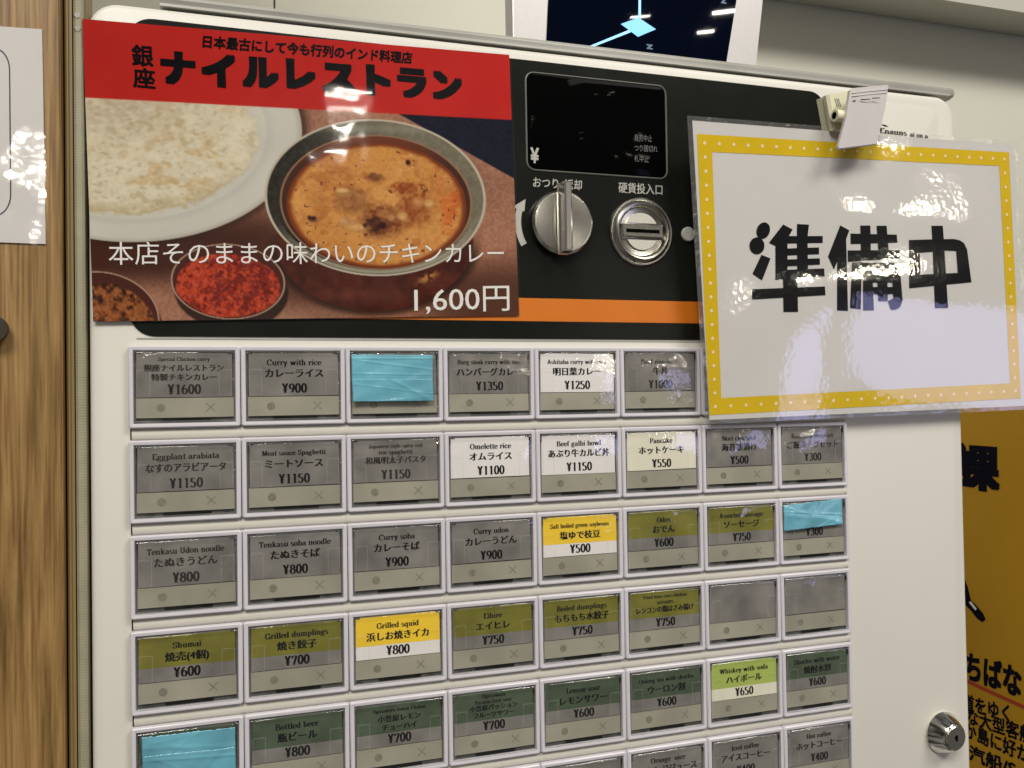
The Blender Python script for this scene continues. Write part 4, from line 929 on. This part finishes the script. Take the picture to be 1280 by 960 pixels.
# ================================================================== NOTICE on the wood wall
YN = -6.6
NO = thing('wall_notice', 'laminated white notice with a rounded navy outline on the wood panel', 'notice', at(20, 300, YN))
n4 = [at(-130, 24, YN), at(52.5, 36.5, YN), at(57, 305, YN), at(-130, 298, YN)]
mb = MB(); mb.add(n4 + [p_ + np.array([0, .4, 0]) for p_ in n4], [(0, 3, 2, 1), (4, 5, 6, 7), (0, 1, 5, 4), (1, 2, 6, 5), (2, 3, 7, 6), (3, 0, 4, 7)]); mb.build('paper_sheet', 'paper', NO)
pts = [(-90, 60)] + [(-6 + 18 * math.sin(t), 88 - 27 * math.cos(t)) for t in np.linspace(0, math.pi / 2, 10)] + [(-6 + 19 * math.cos(t) + .3, 243 + 26 * math.sin(t)) for t in np.linspace(0, math.pi / 2, 10)] + [(-90, 268)]
mb = MB(); V = []
for k, p_ in enumerate(pts):
    q0 = np.array(pts[max(0, k - 1)], float); q1 = np.array(pts[min(len(pts) - 1, k + 1)], float); d_ = (q1 - q0) / np.linalg.norm(q1 - q0); n_ = np.array([-d_[1], d_[0]]) * .75
    V += [at(*(np.array(p_) + n_), YN - .12), at(*(np.array(p_) - n_), YN - .12)]
mb.add(V, [(2 * i, 2 * i + 1, 2 * i + 3, 2 * i + 2) for i in range(len(pts) - 1)]); mb.build('outline_print', 'navy', NO)
n5 = [at(-134, 18, YN), at(54.5, 33, YN), at(60, 310, YN), at(-134, 304, YN)]
sheet(n5, -.3, .6, 40, 50, 3, 0).build('laminate_film', 'signfilm', NO, smooth=180)
# dark round blob of unknown use, cut by the left edge
P = at(-6, 412, -8); mb = MB(); mb.lathe(P[0], P[2], [(3.4, 0), (3.4, -6), (4.6, -9), (4.4, -11)], n=24)
hk = mb.build('dark_blob', 'dark', None, (P[0], -6, P[2]), smooth=40); single(hk, 'dark round blob on the wood panel below the notice, cut by the left edge', 'blob')

# ================================================================== YELLOW BOARD beside the machine (its face looks left)
XB = 600.0
def sx(px, py, d=0): # point on the plane X = XB
    dd = ray(px, py); return CAM + dd * ((XB - d - CAM[0]) / dd[0])
top = sx(1240, 490)[2]
BO = thing('banner_board', 'ochre yellow board with navy Japanese lettering beside the machine', 'sign board', (XB, 150, -420))
mb = MB(); mb.box(XB, XB + 8, 20, 330, -420, top); mb.build('board', 'banner', BO)
def sput(text, l, r, yl_, yr_, h, bold):
    mb = MB()
    put(mb, glyphs(text, bold), sx(l, yl_, .3), sx(r, yr_, .3), sx(l, yl_ - h, .3)); mb.build('board_lettering', 'bannerink', BO)
sput('課', 1188, 1250, 609, 617, 57, .05)
sput('ちばな', 1207, 1277, 849, 873, 36, .045)
sput('道をゆく', 1203, 1262, 887, 903, 21, .03)
sput('な大型客船', 1209, 1292, 905, 932, 21, .03)
sput('か島に好か', 1206, 1288, 922, 956, 21, .03)
sput('汽船/Sar', 1211, 1290, 950, 981, 20, .03)
mb = MB(); mb.add([sx(1200, 845.5, .3), sx(1200, 849.5, .3), sx(1290, 891, .3), sx(1290, 886, .3)], [(0, 1, 2, 3)]); mb.build('red_rule', 'red', BO)
mb = MB(); cp = [(1195, 712), (1205, 735), (1209, 752), (1217, 760), (1225, 770), (1230, 776)]; V = []
for k, p_ in enumerate(cp):
    q0 = np.array(cp[max(0, k - 1)], float); q1 = np.array(cp[min(5, k + 1)], float); d_ = (q1 - q0) / np.linalg.norm(q1 - q0); n_ = np.array([-d_[1], d_[0]]) * (4.8 if k < 5 else 2.8)
    V += [sx(*(np.array(p_) + n_), .3), sx(*(np.array(p_) - n_), .3)]
mb.add(V, [(2 * i, 2 * i + 1, 2 * i + 3, 2 * i + 2) for i in range(5)]); mb.build('drawn_curve', 'bannerink', BO)
mb = MB(); mb.add([sx(1211, 753, .5), sx(1213.5, 751.5, .5), sx(1221, 761, .5), sx(1219, 763, .5)], [(0, 1, 2, 3)]); mb.build('drawn_highlight', 'white_ink', BO)

# ================================================================== small room lamps whose glints the photo shows
W = (1, .92, .80)
glint(430, 132, 2600, 110, 8, .8, W)
glint(440, 165, 2600, 80, 12, .9, W)
glint(430, 205, 2200, 100, 10, .8, W)
glint(22, 200, 2400, 90, 12, .9, W, Y=-6.6)
glint(30, 236, 2400, 90, 12, .9, W, Y=-6.6)
glint(770, 365, 2600, 50, 8, .35, W)
glint(780, 421, 2600, 40, 8, .35, W)
for px__, py__, a_, b_, pw in ((1100, 338, 230, 16, 2.2), (995, 346, 50, 18, .6), (1075, 248, 60, 24, .5), (1165, 252, 100, 24, .7), (1115, 203, 40, 12, .3), (925, 372, 26, 12, .25)):
    glint(px__, py__, 2200, a_, b_, pw, (1, .92, .74), Y=-12, tilt=(0, -.07))
glint(1185, 450, 2000, 360, 230, 2.8, (.50, .50, 1.0), Y=-9, tilt=(0, -.07))
glint(1022, 470, 2000, 110, 220, 1.0, (.50, .50, 1.0), Y=-9, tilt=(0, -.07))
glint(905, 15, 2400, 70, 9, .9, W, Y=130); glint(882, 40, 2400, 50, 7, .5, W, Y=130); glint(800, 21, 2400, 60, 4, .3, W, Y=130)
